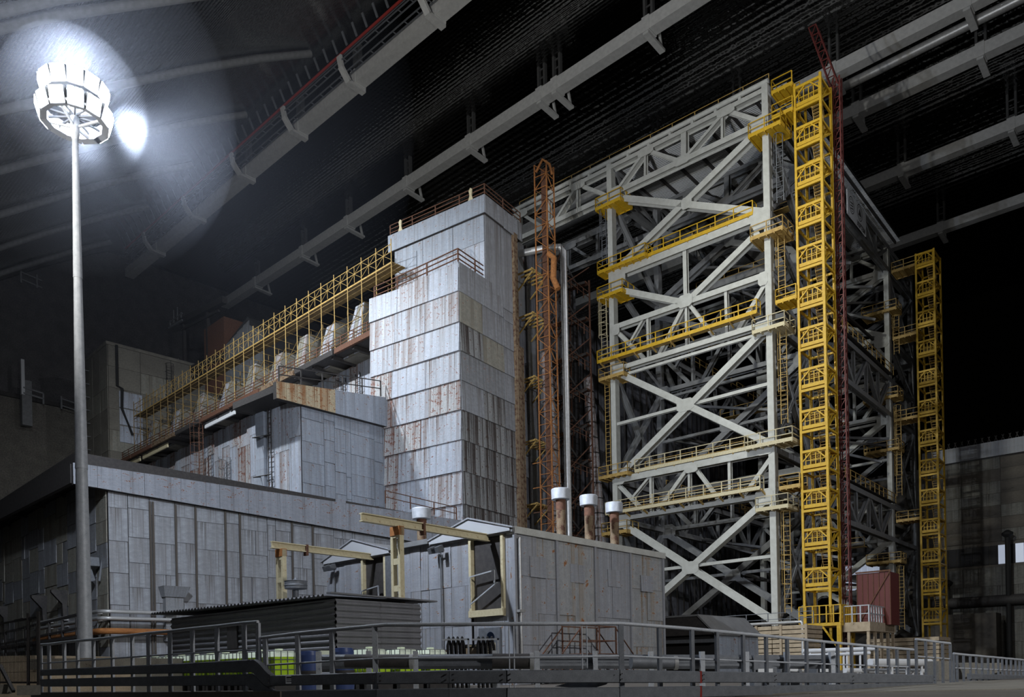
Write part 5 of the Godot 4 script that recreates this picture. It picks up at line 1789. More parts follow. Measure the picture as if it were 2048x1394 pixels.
	b.tube([v3(0.2, 0.6, -0.12), v3(0.2, 5.9, -0.12)], 0.06, 8)
	b.cell(0.1, 0.3, 2.9, 3.0, -0.3, 0.05)
	put(b, "drain_pipe", M.silver_pipe, o)
	# vent chimneys
	var names := ["leftmost of the three behind the long eaves board", "middle of the three behind the long eaves board", "rightmost of the three, in front of the steel tower's column", "alone left of the nearer gable, small"]
	var k := 0
	for q in [[-1.5, -4.98, 8.79], [-1.5, -7.13, 8.81], [-1.5, -9.25, 8.76], [-6.15, -0.6, 8.0]]:
		var c := thing("vent_chimney", "rusty roof vent pipe with a pale drum cap, " + names[k], "chimney", HUT, v3(q[0], 6.2, q[1]), "capped vents on the machine house")
		b = Buf.new()
		b.lathe(v3(q[0], 0, q[1]), [[0.22, 6.2], [0.22, q[2] - 0.9]], 12)
		put(b, "pipe", M.rust_strip, c)
		b = Buf.new()
		b.lathe(v3(q[0], 0, q[1]), [[0.23, q[2] - 0.92], [0.23, q[2] - 0.35]], 12)
		put(b, "neck", M.rust_brown, c)
		b = Buf.new()
		b.lathe(v3(q[0], 0, q[1]), [[0.25, q[2] - 0.44], [0.42, q[2] - 0.42], [0.44, q[2] + 0.02], [0.42, q[2] + 0.06], [0.0, q[2] + 0.1]], 20)
		put(b, "drum_cap", M.galvanised, c)
		k += 1
	# monorail beams on lattice posts
	k = 0
	for q in [[-1.31, 6.55, 6.03, 4.93], [-8.9, 5.45, 6.08, 5.0]]:
		var m := thing("monorail", ["long cream hoist beam on a rusty lattice post, running out from the nearer gable's door", "shorter cream hoist beam on a rusty lattice post, running out from the farther gable's door"][k], "hoist", HUT, v3(q[0], 0, q[3]))
		b = Buf.new()
		var a := v3(q[0], q[2], 0.1)
		var c := v3(q[0], q[2] + 0.03, q[1])
		b.bar(a + v3(0, 0.13, 0), c + v3(0, 0.13, 0), 0.2, 0.04)
		b.bar(a - v3(0, 0.13, 0), c - v3(0, 0.13, 0), 0.2, 0.04)
		b.bar(a, c, 0.04, 0.24)
		put(b, "beam", M.cream, m)
		b = Buf.new()
		b.cell(q[0] - 0.13, q[0] + 0.13, q[2] - 0.28, q[2] + 0.2, q[3] - 1.3, q[3] - 1.2)
		put(b, "hanger_clip", M.rust_brown, m)
		for s in [-0.2, 0.2]:
			b = Buf.new()
			b.cell(q[0] + s - 0.06, q[0] + s + 0.06, 0, q[2] - 0.15, q[3] - 0.1, q[3] + 0.1)
			put(b, "post_leg", M.cream, m)
		for i in 6:
			b = Buf.new()
			var y := 0.6 + i * 0.98
			b.cell(q[0] - 0.22, q[0] + 0.22, y, y + 0.22, q[3] + 0.05, q[3] + 0.09)
			put(b, "batten_plate", M.cream, m)
		b = Buf.new()
		b.cell(q[0] - 0.26, q[0] + 0.26, q[2] - 0.45, q[2] - 0.12, q[3] - 0.12, q[3] + 0.12)
		put(b, "head_plate", M.rust_orange, m)
		k += 1
	k = 0
	for q in [[-4.08, 5.74], [-11.83, 5.74]]:
		var l := thing("twin_lamp", "unlit twin wall lamp on a thin conduit, on the %s gable's front" % ["nearer", "farther"][k], "lamp", HUT, v3(q[0], q[1], 0.2))
		b = Buf.new()
		b.tube([v3(q[0] - 0.05, 0.5, 0.15), v3(q[0] - 0.05, q[1], 0.15)], 0.04, 6)
		put(b, "conduit", M.galvanised_dull, l)
		for s in [-0.25, 0.2]:
			b = Buf.new()
			b.box(v3(q[0] + s, q[1] + 0.1, 0.45), v3(0.2, 0.26, 0.35), Basis(Vector3(1, 0, 0), 0.4))
			put(b, "lamp_head", M.lamp_body, l)
		b = Buf.new()
		b.bar(v3(q[0] - 0.35, q[1], 0.3), v3(q[0] + 0.3, q[1], 0.3), 0.05, 0.05)
		put(b, "cross_arm", M.galvanised_dull, l)
		k += 1
	# rusty steps by the side wall
	var s := thing("access_steps", "rusty thin-framed platform with steps standing by the machine house's side wall", "steps", HUT, v3(1.2, 0, -3.5))
	b = Buf.new()
	for q in [[0.8, -2.0], [1.8, -2.0], [0.8, -4.4], [1.8, -4.4], [0.8, -3.2], [1.8, -3.2]]:
		b = Buf.new()
		b.bar(v3(q[0], 0, q[1]), v3(q[0], 2.35, q[1]), 0.05, 0.05)
		put(b, "upright", M.rust_brown, s)
	b = Buf.new()
	for y in [1.75, 2.35]:
		b.bar(v3(0.8, y, -2.0), v3(0.8, y, -4.4), 0.045, 0.045)
		b.bar(v3(1.8, y, -2.0), v3(1.8, y, -4.4), 0.045, 0.045)
		b.bar(v3(0.8, y, -4.4), v3(1.8, y, -4.4), 0.045, 0.045)
	put(b, "rails", M.rust_brown, s)
	b = Buf.new()
	b.cell(0.8, 1.8, 1.15, 1.22, -4.4, -2.0)
	put(b, "platform", M.rust_brown, s)
	for z in [-0.7, -5.7]:
		b = Buf.new()
		var e := -2.0 if z > -2 else -4.4
		for x in [0.8, 1.8]:
			b.bar(v3(x, 0.1, z), v3(x, 1.2, e), 0.05, 0.1)
			b.bar(v3(x, 1.2, z), v3(x, 2.3, e), 0.04, 0.04)
			b.bar(v3(x, 0.1, z), v3(x, 1.2, z), 0.04, 0.04)
		for i in 5:
			var p := lerpf(z, e, (i + 0.5) / 5.0)
			b.cell(0.8, 1.8, 0.2 + i * 0.2, 0.23 + i * 0.2, p - 0.12, p + 0.12)
		put(b, "step_flight", M.rust_brown, s)

func wave_sheet(b: Buf, o: Vector3, along: Vector3, across: Vector3, nrm: Vector3, length: float, width: float, pitch: float, amp: float):
	# corrugated sheet: waves follow one another along across
	var n := int(width / pitch) * 4
	var prev := []
	for i in n + 1:
		var t := float(i) / 4.0
		var h: float = amp * [0.0, 1.0, 1.0, 0.0][i % 4]
		var p: Vector3 = o + across * (t * pitch) + nrm * h
		if i > 0:
			b.quad(prev[0], p, p + along * length, prev[0] + along * length, nrm)
			b.quad(prev[0] - nrm * 0.02, p - nrm * 0.02, p + along * length - nrm * 0.02, prev[0] + along * length - nrm * 0.02, -nrm)
		prev = [p]

func shed():
	var o := thing("corrugated_shed", "dark corrugated sheet shed with a wavy-edged roof, in front of the machine house", "shed", SHED)
	core(o, -11.2, -0.05, 0, 3.0, -3.7, -0.05, M.black)
	for i in 4:
		var b := Buf.new()
		wave_sheet(b, v3(-11.2 + i * 2.8, 0.3, 0.0), v3(1, 0, 0), v3(0, 1, 0), v3(0, 0, 1), 2.78, 2.75, 0.21, 0.055)
		put(b, "front_sheet", M.corrugated, o)
	for i in 2:
		var b := Buf.new()
		wave_sheet(b, v3(0.0, 0.3, 0.0 - i * 1.85), v3(0, 0, -1), v3(0, 1, 0), v3(1, 0, 0), 1.84, 2.75, 0.21, 0.055)
		put(b, "side_sheet", M.corrugated, o)
	for i in 5:
		var b := Buf.new()
		wave_sheet(b, v3(-12.3 + i * 2.45, 3.26 - i * 0.03, 0.35), v3(0.02, 0.01, -1), v3(1, -0.012, 0), v3(0, 1, 0), 4.8, 2.45, 0.245, 0.06)
		put(b, "roof_sheet", M.corrugated, o)
	var b := Buf.new()
	b.bar(v3(0.05, 3.2, 0.3), v3(0.05, 3.16, -4.4), 0.25, 0.05)
	put(b, "verge_flashing", M.corrugated, o)
	b = Buf.new()
	b.cell(-6.6, -5.9, 1.6, 2.5, 0.05, 0.12)
	put(b, "hatch", M.dark_steel, o)
	var vc := thing("round_vent", "grey round ribbed vent drum on a stem above the shed's roof", "vent", SHED, v3(-6.65, 4.24, -3))
	b = Buf.new()
	b.lathe(v3(-6.66, 4.03, -3), [[0.0, 0.0], [0.45, 0.05], [0.45, 0.16], [0.47, 0.18], [0.45, 0.22], [0.45, 0.34], [0.47, 0.36], [0.1, 0.42], [0.06, 0.5]], 20)
	put(b, "drum", M.galvanised_dull, vc)
	b = Buf.new()
	b.lathe(v3(-6.67, 3.71, -3), [[0.12, -0.6], [0.12, 0.4]], 10)
	put(b, "stem", M.galvanised_dull, vc)
	# tank store right of the machine house
	var fr := frame(11.19, 44, 42)
	var t := thing("tank_store", "small store with a mansard roof and pale side wall, right of the machine house", "shed", fr)
	b = Buf.new()
	b.plate([Vector2(-6, 0), Vector2(-0.05, 0), Vector2(-0.05, 2.4), Vector2(-1.0, 3.45), Vector2(-5.0, 3.5), Vector2(-6, 2.4)], v3(0, 0, -5.4), Vector3(1, 0, 0), Vector3.UP, 5.35)
	put(b, "body", M.black, t)
	for i in 2:
		sheet(t, "wall_sheet", "s", 0.0, -0.1 - i * 2.65, -2.7 - i * 2.65, 0, 0, 2.3, 2.3, M.blue_a, 0.03, 0.05, 0.02)
	b = Buf.new()
	b.hexa([v3(0.15, 2.28, 0.2), v3(0.15, 2.28, -5.6), v3(-0.95, 3.38, -5.6), v3(-0.95, 3.38, 0.2), v3(0.2, 2.36, 0.2), v3(0.2, 2.36, -5.6), v3(-0.92, 3.48, -5.6), v3(-0.92, 3.48, 0.2)])
	put(b, "roof_slope", M.steel_grey, t)
	b = Buf.new()
	b.hexa([v3(-5.1, 3.4, -5.6), v3(-5.1, 3.4, 0.2), v3(-0.92, 3.4, 0.2), v3(-0.92, 3.4, -5.6), v3(-5.1, 3.52, -5.6), v3(-5.1, 3.52, 0.2), v3(-0.92, 3.5, 0.2), v3(-0.92, 3.5, -5.6)])
	put(b, "roof_top", M.steel_grey, t)
	b = Buf.new()
	b.plate([Vector2(-5.9, 2.35), Vector2(0.15, 2.35), Vector2(-0.92, 3.45), Vector2(-5.0, 3.45)], v3(0, 0, 0.05), Vector3(1, 0, 0), Vector3.UP, 0.1)
	put(b, "front_hood", M.dark_steel, t)
	b = Buf.new()
	b.bar(v3(-5.9, 2.05, 0.15), v3(0.1, 2.0, 0.15), 0.2, 0.2)
	put(b, "lintel_pipe", M.galvanised_dull, t)

# ---------------------------------------------------------------- road edge in the foreground
func points(list: Array) -> Array:
	var out := []
	for i in range(0, list.size(), 3):
		out.append(v3(list[i], list[i + 1], list[i + 2]))
	return out

func board(parent: Node, called: String, top: Array, low: Array, i0: int, i1: int, m: Material):
	# a bent guard board between two stations, 6 cm thick with a small chamfer
	var b := Buf.new()
	for i in range(i0, i1):
		var a0: Vector3 = top[i]
		var a1: Vector3 = top[i + 1]
		var c0: Vector3 = low[i]
		var c1: Vector3 = low[i + 1]
		var d := (a1 - a0)
		var nrm := v3(-d.z, 0, d.x).normalized()
		if nrm.z < 0.0:
			nrm = -nrm
		var o := nrm * 0.05
		var e := v3(0, 0.015, 0)
		b.quad(a0 + o - e, a1 + o - e, c1 + o + e, c0 + o + e, nrm)
		b.quad(a0 + o - e, a1 + o - e, a1 + o * 0.6, a0 + o * 0.6, nrm + Vector3.UP)
		b.quad(c0 + o + e, c1 + o + e, c1 + o * 0.6, c0 + o * 0.6, nrm - Vector3.UP)
		b.quad(a0 + o * 0.6, a1 + o * 0.6, a1 - o, a0 - o, Vector3.UP)
		b.quad(c0 + o * 0.6, c1 + o * 0.6, c1 - o, c0 - o, Vector3.DOWN)
		b.quad(a0 - o, a1 - o, c1 - o, c0 - o, -nrm)
		if i == i0:
			b.quad(a0 + o, a0 - o, c0 - o, c0 + o, -d)
		if i == i1 - 1:
			b.quad(a1 + o, a1 - o, c1 - o, c1 + o, d)
	return put(b, called, m, parent)

func railing(label: String, tops: Array, mids: Array, low: float, m: Material, group := "", ends := []):
	var o := thing("guard_railing", label, "railing", YARD, tops[0] - v3(0, low, 0), group)
	for i in tops.size():
		var p: Vector3 = tops[i]
		var b := Buf.new()
		var d: Vector3 = (tops[mini(i + 1, tops.size() - 1)] - tops[maxi(i - 1, 0)]).normalized()
		b.bar(p - v3(0, low, 0), p - v3(0, 0.02, 0), 0.05, 0.085, d)
		put(b, "post", m, o)
	var full := tops.duplicate()
	if ends.size() > 0:
		full.push_front(ends[0])
	if ends.size() > 1:
		full.push_back(ends[1])
	var b := Buf.new()
	b.tube(full, 0.032, 8)
	put(b, "hand_rail", M.galvanised, o)
	b = Buf.new()
	b.tube(mids, 0.02, 6)
	put(b, "mid_rail", M.galvanised, o)
	return o

func foreground():
	var tops := points([-11.36, 1.43, -19.30, -11.02, 1.43, -19.06, -10.42, 1.45, -18.64, -9.90, 1.46, -18.25, -9.30, 1.46, -17.80, -8.62, 1.47, -17.28, -7.92, 1.48, -16.71, -7.38, 1.49, -16.26, -6.77, 1.50, -15.86, -6.17, 1.52, -15.47, -5.53, 1.53, -15.03, -4.86, 1.55, -14.56, -4.53, 1.55, -14.32])
	var mids := points([-11.37, 0.98, -19.30, -9.31, 1.01, -17.80, -7.39, 1.03, -16.26, -5.54, 1.05, -15.03, -4.54, 1.05, -14.32])
	railing("grey post railing rising to the right, first section from the mesh fence to its tall end post", tops, mids, 1.32, M.galvanised)
	tops = points([-4.38, 1.26, -14.24, -3.72, 1.31, -13.93, -3.05, 1.34, -13.60, -2.25, 1.37, -13.20, 1.85, 1.35, -13.51, 2.61, 1.32, -14.12, 3.30, 1.29, -14.63, 3.86, 1.26, -15.04, 4.53, 1.22, -15.66, 5.16, 1.19, -16.22, 5.76, 1.15, -16.73, 6.33, 1.12, -17.18, 6.85, 1.09, -17.59, 7.31, 1.06, -17.94, 7.81, 1.03, -18.39, 8.33, 1.01, -18.85, 8.78, 0.99, -19.24, 9.24, 0.97, -19.63, 9.60, 0.95, -19.94, 10.08, 0.93, -20.33])
	var r2 = tops.duplicate()
	mids = points([-4.38, 0.77, -14.24, -3.06, 0.81, -13.60, -2.08, 0.83, -13.10, -0.19, 0.80, -12.80, 1.84, 0.80, -13.51, 3.29, 0.74, -14.63, 5.15, 0.67, -16.22, 6.84, 0.60, -17.59, 8.77, 0.53, -19.24, 10.08, 0.48, -20.33])
	# the long middle section bends where it has no posts
	var o := thing("guard_railing", "long grey post railing in the middle of the foreground, with a wide gap before the corrugated shed's right end", "railing", YARD, tops[0] - v3(0, 1.15, 0))
	for i in tops.size():
		var p: Vector3 = tops[i]
		var b := Buf.new()
		var d: Vector3 = (tops[mini(i + 1, tops.size() - 1)] - tops[maxi(i - 1, 0)]).normalized()
		b.bar(p - v3(0, 1.15, 0), p - v3(0, 0.02, 0), 0.05, 0.085, d)
		put(b, "post", M.galvanised if i < 4 else M.galvanised_dull, o)
	var b := Buf.new()
	b.tube(points([-4.46, 1.26, -14.28, -3.72, 1.31, -13.93, -3.05, 1.34, -13.60, -2.06, 1.38, -13.10, -0.18, 1.34, -12.80, 1.85, 1.35, -13.51, 3.30, 1.29, -14.63, 5.16, 1.19, -16.22, 6.85, 1.09, -17.59, 8.78, 0.99, -19.24, 10.28, 0.92, -20.48]), 0.032, 8)
	put(b, "hand_rail", M.galvanised, o)
	b = Buf.new()
	b.tube(mids, 0.02, 6)
	put(b, "mid_rail", M.galvanised, o)
	railing("short raised railing section with five posts, left of the rear stair tower's foot", points([10.42, 1.19, -20.61, 10.88, 1.17, -21.02, 11.32, 1.14, -21.42, 11.72, 1.12, -21.76, 12.11, 1.10, -22.09]), points([10.41, 0.75, -20.61, 11.31, 0.71, -21.42, 12.10, 0.67, -22.09]), 1.25, M.galvanised_dull)
	railing("low dense post railing running off the right edge", points([12.30, 0.82, -22.27, 12.52, 0.81, -22.50, 12.95, 0.79, -22.94, 13.39, 0.77, -23.37, 13.80, 0.76, -23.78, 14.21, 0.74, -24.18, 14.63, 0.72, -24.58, 14.99, 0.71, -24.92, 15.35, 0.69, -25.25, 15.64, 0.68, -25.52, 15.97, 0.66, -25.83, 16.30, 0.65, -26.13, 16.64, 0.63, -26.43, 16.94, 0.62, -26.70, 17.24, 0.60, -26.97, 17.56, 0.59, -27.25, 17.92, 0.57, -27.57, 18.33, 0.55, -27.93, 18.82, 0.53, -28.36, 19.32, 0.50, -28.79, 19.92, 0.47, -29.29, 20.60, 0.44, -29.86, 21.30, 0.40, -30.43]), points([12.29, 0.42, -22.27, 14.20, 0.35, -24.18, 15.96, 0.29, -25.83, 17.92, 0.22, -27.57, 21.29, 0.10, -30.43]), 1.1, M.galvanised_dull)
	# guard boards
	var g := thing("guard_boards", "left pair of grey guard boards, with an S-bend down at their right end", "guard rail", YARD, tops[0] - v3(3, 1.3, 0))
	var ut := points([-11.29, 0.83, -19.15, -10.84, 0.83, -18.84, -8.99, 0.84, -17.47, -6.71, 0.85, -15.70, -4.62, 0.88, -14.26])
	var ub := points([-11.29, 0.68, -19.15, -10.85, 0.68, -18.84, -9.00, 0.67, -17.47, -6.71, 0.66, -15.70, -4.63, 0.65, -14.26])
	var lt := points([-11.29, 0.60, -19.15, -10.85, 0.60, -18.84, -9.00, 0.61, -17.47, -6.71, 0.61, -15.70, -4.75, 0.62, -14.35])
	var lb := points([-11.29, 0.43, -19.15, -10.85, 0.42, -18.84, -9.00, 0.42, -17.47, -6.72, 0.42, -15.70, -4.75, 0.41, -14.35])
	for i in 4:
		board(g, "board", ut, ub, i, i + 1, M.galvanised_dull)
		board(g, "board", lt, lb, i, i + 1, M.galvanised_dull)
	var s0: Vector3 = (ut[4] + ub[4]) / 2.0
	var e0 := v3(-4.20, 0.50, -14.02)
	for k in 2:
		if k == 1:
			s0 = (lt[4] + lb[4]) / 2.0
			e0 = v3(-4.18, 0.22, -14.02)
		var tt := []
		var ll := []
		for i in 9:
			var t := i / 8.0
			var c := s0.lerp(e0, t)
			c.y = lerpf(s0.y, e0.y, smoothstep(0.0, 1.0, t))
			var sl := 1.0 + 0.5 * sin(PI * t)
			tt.append(c + v3(0, 0.105 * sl, 0))
			ll.append(c - v3(0, 0.105 * sl, 0))
		board(g, "bend", tt, ll, 0, 8, M.galvanised_dull)
	g = thing("guard_boards", "long pair of grey guard boards across the middle and right of the foreground", "guard rail", YARD, tops[4] - v3(0, 1.3, 0))
	var xs := [0, 1, 2, 3, 4, 5, 6, 7, 8, 9]
	ut = points([-4.20, 0.59, -14.02, -3.26, 0.60, -13.57, -2.19, 0.61, -13.02, -0.99, 0.62, -12.78, -0.09, 0.60, -12.69, 1.77, 0.57, -13.34, 3.43, 0.51, -14.61, 5.28, 0.45, -16.23, 7.68, 0.38, -18.19, 11.05, 0.25, -21.11])
	ub = points([-4.20, 0.40, -14.02, -3.26, 0.41, -13.57, -2.19, 0.41, -13.02, -0.99, 0.40, -12.78, -0.09, 0.39, -12.69, 1.76, 0.35, -13.34, 3.43, 0.30, -14.61, 5.28, 0.24, -16.23, 7.68, 0.15, -18.19, 11.05, 0.05, -21.11])
	lt = points([-4.20, 0.32, -14.02, -3.26, 0.33, -13.57, -2.19, 0.33, -13.02, -1.00, 0.33, -12.78, -0.09, 0.32, -12.69, 1.76, 0.28, -13.34, 3.43, 0.24, -14.61, 5.28, 0.18, -16.23, 7.68, 0.13, -18.19, 11.05, 0.06, -21.11])
	lb = points([-4.21, 0.11, -14.02, -3.27, 0.12, -13.57, -2.20, 0.13, -13.02, -1.00, 0.12, -12.78, -0.10, 0.11, -12.69, 1.76, 0.07, -13.34, 3.42, 0.03, -14.61, 5.27, -0.02, -16.23, 7.67, -0.07, -18.19, 11.05, -0.16, -21.11])
	for q in [[0, 2], [2, 4], [4, 5], [5, 6], [6, 7], [7, 8], [8, 9]]:
		board(g, "board", ut, ub, q[0], q[1], M.galvanised_dull)
		board(g, "board", lt, lb, q[0], q[1], M.galvanised_dull)
	for q in [[ut, ub], [lt, lb]]:
		b = Buf.new()
		var c: Vector3 = (q[0][6] + q[1][6]) / 2.0
		b.box(c + v3(0, 0, 0.06), v3(0.04, 0.22, 0.03), Basis.IDENTITY)
		put(b, "red_mark", M.sign_red, g)
	b = Buf.new()
	for i in xs:
		for dx in [-0.06, 0.06]:
			for dy in [0.3, 0.7]:
				var c: Vector3 = ut[i].lerp(ub[i], dy)
				b.box(c + v3(dx, 0, 0.055), v3(0.018, 0.018, 0.03))
	put(b, "bolt_heads", M.dark_steel, g, "stuff")
	b = Buf.new()
	var pc := v3(-3.84, 0.51, -13.85)
	b.box(pc + v3(0, 0, 0.07), v3(0.12, 0.14, 0.01))
	var pl := put(b, "maker_plate", M.galvanised, g)
	b = Buf.new()
	b.box(pc + v3(0, 0.035, 0.078), v3(0.085, 0.03, 0.004))
	b.box(pc + v3(0, -0.005, 0.078), v3(0.085, 0.012, 0.004))
	b.box(pc + v3(0, -0.035, 0.078), v3(0.085, 0.012, 0.004))
	put(b, "print", M.black, pl, "stuff")
	g = thing("guard_boards", "right pair of grey guard boards, beyond the gap at the right edge", "guard rail", YARD, v3(13.30, -0.13, -23.31))
	ut = points([13.22, 0.24, -23.16, 15.03, 0.17, -24.90, 17.18, 0.08, -26.85, 21.45, -0.10, -30.49])
	ub = points([13.22, 0.07, -23.16, 15.03, 0.0, -24.90, 17.17, -0.09, -26.85, 21.45, -0.25, -30.49])
	lt = points([13.22, 0.04, -23.16, 15.03, -0.03, -24.90, 17.17, -0.11, -26.85, 21.45, -0.29, -30.49])
	lb = points([13.22, -0.14, -23.16, 15.02, -0.21, -24.90, 17.17, -0.31, -26.85, 21.44, -0.47, -30.49])
	for i in 3:
		board(g, "board", ut, ub, i, i + 1, M.galvanised_dull)
		board(g, "board", lt, lb, i, i + 1, M.galvanised_dull)
	b = Buf.new()
	b.hexa([v3(10.88, -0.29, -20), v3(11.36, -0.30, -20), v3(11.96, -0.21, -21), v3(11.38, -0.20, -21), v3(10.85, -0.12, -20), v3(11.39, -0.11, -20), v3(11.97, -0.03, -21), v3(11.36, -0.04, -21)])
	one(b, "concrete_block", M.galvanised_dull, "grey sloping block in the gap between the two right pairs of guard boards", "block", YARD, v3(11.12, -0.24, -20))
	# kerb below the left boards
	b = Buf.new()
	var ka := points([-11.60, 0.28, -19.27, -8.93, 0.29, -17.32, -6.66, 0.30, -15.55, -4.58, 0.31, -14.11, -4.01, 0.31, -13.80])
	for i in 4:
		b.hexa([ka[i] - v3(0, 0.6, 0), ka[i + 1] - v3(0, 0.6, 0), ka[i + 1] + v3(0.1, -0.6, -0.7), ka[i] + v3(0.1, -0.6, -0.7), ka[i], ka[i + 1], ka[i + 1] + v3(0.1, 0, -0.7), ka[i] + v3(0.1, 0, -0.7)])
	struct(b, "trim_1", M.concrete_dark, YARD)
	# second barrier behind: W beams on posts
	var w := thing("crash_barrier", "second grey W-beam crash barrier on steel posts, behind the middle railing", "guard rail", YARD, v3(0.83, 0.53, -17.50))
	var wa := points([-4.41, 0.71, -18.40, -3.22, 0.69, -18.15, -2.14, 0.66, -17.92, -0.37, 0.63, -17.52, 0.56, 0.61, -17.69, 1.86, 0.59, -17.98, 3.15, 0.56, -18.25, 4.37, 0.54, -18.50, 5.45, 0.52, -18.73, 6.46, 0.50, -18.93, 7.61, 0.48, -19.15])
	for i in wa.size() - 1:
		if i == 3:
			continue
		b = Buf.new()
		var d: Vector3 = (wa[i + 1] - wa[i])
		var nrm := v3(-d.z, 0, d.x).normalized()
		var prof := [[0.0, 0.0], [0.05, 0.07], [0.05, 0.12], [0.0, 0.16], [0.0, 0.19], [0.05, 0.23], [0.05, 0.28], [0.0, 0.33]]
		for k in 7:
			var p0 := nrm * float(prof[k][0]) + v3(0, prof[k][1], 0)
			var p1 := nrm * float(prof[k + 1][0]) + v3(0, prof[k + 1][1], 0)
			b.quad(wa[i] + p0, wa[i + 1] + p0, wa[i + 1] + p1, wa[i] + p1, nrm)
			b.quad(wa[i] + p0 - nrm * 0.01, wa[i + 1] + p0 - nrm * 0.01, wa[i + 1] + p1 - nrm * 0.01, wa[i] + p1 - nrm * 0.01, -nrm)
		put(b, "wave_beam", M.galvanised_dull, w)
	for p in wa:
		b = Buf.new()
		b.bar(p - v3(0, p.y, 0.08) + v3(0, 0, 0.2), p + v3(0, 0.4, 0.12), 0.1, 0.16)
		put(b, "post", M.galvanised, w)
	# pipe ends and bollards between railing and barrier
	var n := 0
	for q in [[-0.40, 0.79, -16.50, 0.40, 0.77, -16.50, 0.16, "dark_steel", "dark pipe with a pale end ring, left of the barrier posts"], [2.47, 0.71, -16.60, 3.43, 0.68, -16.80, 0.13, "galvanised_dull", "grey pipe lying behind the railing under the tank store"], [-3.54, 0.86, -17, -2.14, 0.82, -17, 0.14, "dark_steel", "dark pipe lying below the green containers"]]:
		b = Buf.new()
		b.tube([v3(q[0], q[1], q[2]), v3(q[3], q[4], q[5])], q[6], 12)
		var po := one(b, "pipe_length", M[q[7]], q[8], "pipe", YARD, v3(q[0], q[1], q[2]))
		b = Buf.new()
		b.tube([v3(q[3] - 0.03, q[4], q[5]), v3(q[3] + 0.05, q[4], q[5])], q[6] * 1.12, 12)
		put(b, "end_ring", M.silver_pipe, po)
	# thin twin standards
	for q in [[0.0, 0.55, -15, 0.0, 1.43, -15, "near the machine house's corner"], [1.36, 0.53, -15, 1.37, 1.40, -15, "before the rusty steps"]]:
		var t := thing("twin_rods", "pair of thin bright rods standing behind the railing, " + q[6], "rods", YARD, v3(q[0], q[1], q[2]))
		for s in [-0.045, 0.045]:
			b = Buf.new()
			b.tube([v3(q[0] + s, -0.4, q[2]), v3(q[3] + s, q[4], q[5])], 0.014, 6)
			put(b, "rod", M.galvanised, t)
	# green containers
	var names := []
	var spots := []
	for x in [-9.0, -8.0, -7.0, -6.0, -5.0, -4.0, -3.0, -2.0, -0.9, 0.1]:
		spots.append([x, 2.2, 0])
	for z in [0.5, -0.75, -2.0]:
		spots.append([2.3, z, 1])
	var place := ["leftmost of the row before the shed's dark front", "second from the left", "third from the left", "fourth from the left", "fifth from the left", "sixth from the left", "seventh, left of the tall end post", "eighth, right beside the tall end post", "first right of the S-bend", "ninth, beside the blue drum", "first of three before the shed's lit side", "middle of three before the shed's lit side", "last of three, under the shed's right end"]
	for i in spots.size():
		tote(place[i], spots[i][0], spots[i][1], spots[i][2], i)
	n = 0
	for q in [[-5.18, 0.93, -20.50, 0.27], [-4.42, 1.00, -21, 0.28]]:
		var dr := thing("drum", "dark blue plastic drum with a crinkled top, %s" % ["left one, by the eighth railing post", "right one, beside the shed's lit side"][n], "drum", YARD, v3(q[0], 0, q[2]))
		b = Buf.new()
		b.lathe(v3(q[0], 0, q[2]), [[0.26, 0.0], [0.28, 0.3], [0.27, 0.6], [0.28, q[1] + q[3] - 0.12], [0.25, q[1] + q[3] - 0.02], [0.0, q[1] + q[3]]], 18)
		put(b, "body", M.blue_plastic, dr)
		b = Buf.new()
		b.lathe(v3(q[0], 0, q[2]), [[0.285, 0.6], [0.29, 0.64], [0.285, 0.68]], 18)
		put(b, "hoop", M.dark_steel, dr)
		n += 1
	b = Buf.new()
	b.box(v3(-4.81, 1.09, -20.60), v3(0.3, 0.2, 0.3), Basis(Vector3.UP, 0.5))
	one(b, "pale_box", M.pale_plastic, "small pale box between the two blue drums", "box", YARD, v3(-4.81, 1.00, -20.60))
	# hose frames by the service door
	n = 0
	for q in [[-1.25, 1.07, -18], [-0.58, 1.06, -18]]:
		var hs := thing("hose_rack", "rack of black hanging hoses, %s of the two beside the service door" % ["left", "right"][n], "hose rack", YARD, v3(q[0], 0, q[2]))
		for k in 4:
			b = Buf.new()
			var x: float = q[0] - 0.16 + k * 0.1
			b.tube([v3(x, -0.3, q[2] + 0.1), v3(x - 0.02, q[1] + 0.1, q[2] + 0.06), v3(x, q[1] + 0.28, q[2]), v3(x + 0.04, q[1] + 0.1, q[2] - 0.06), v3(x + 0.1, -0.3, q[2] - 0.1)], 0.035, 6)
			put(b, "hose", M.black, hs)
		b = Buf.new()
		b.bar(v3(q[0] - 0.3, q[1] + 0.24, q[2]), v3(q[0] + 0.3, q[1] + 0.24, q[2]), 0.04, 0.04)
		b.bar(v3(q[0] + 0.28, 0, q[2]), v3(q[0] + 0.28, q[1] + 0.26, q[2]), 0.04, 0.04)
		put(b, "stand", M.galvanised, hs)
		n += 1
	var cr := thing("tan_crate", "tan flat crate with dark slots between the two hose racks", "crate", YARD, v3(-0.93, 0.62, -18.30))
	b = Buf.new()
	b.box(v3(-0.92, 1.01, -18.30), v3(0.42, 0.3, 0.4))
	put(b, "body", M.concrete_tan, cr)
	b = Buf.new()
	b.box(v3(-0.92, 1.16, -18.30), v3(0.5, 0.07, 0.44))
	put(b, "lid", M.black, cr)
	for k in 3:
		b = Buf.new()
		b.box(v3(-0.92, 1.16, -18.30) + v3(-0.14 + 0.14 * k, 0, 0.225), v3(0.07, 0.03, 0.01))
		put(b, "slot", M.cream, cr)
	b = Buf.new()
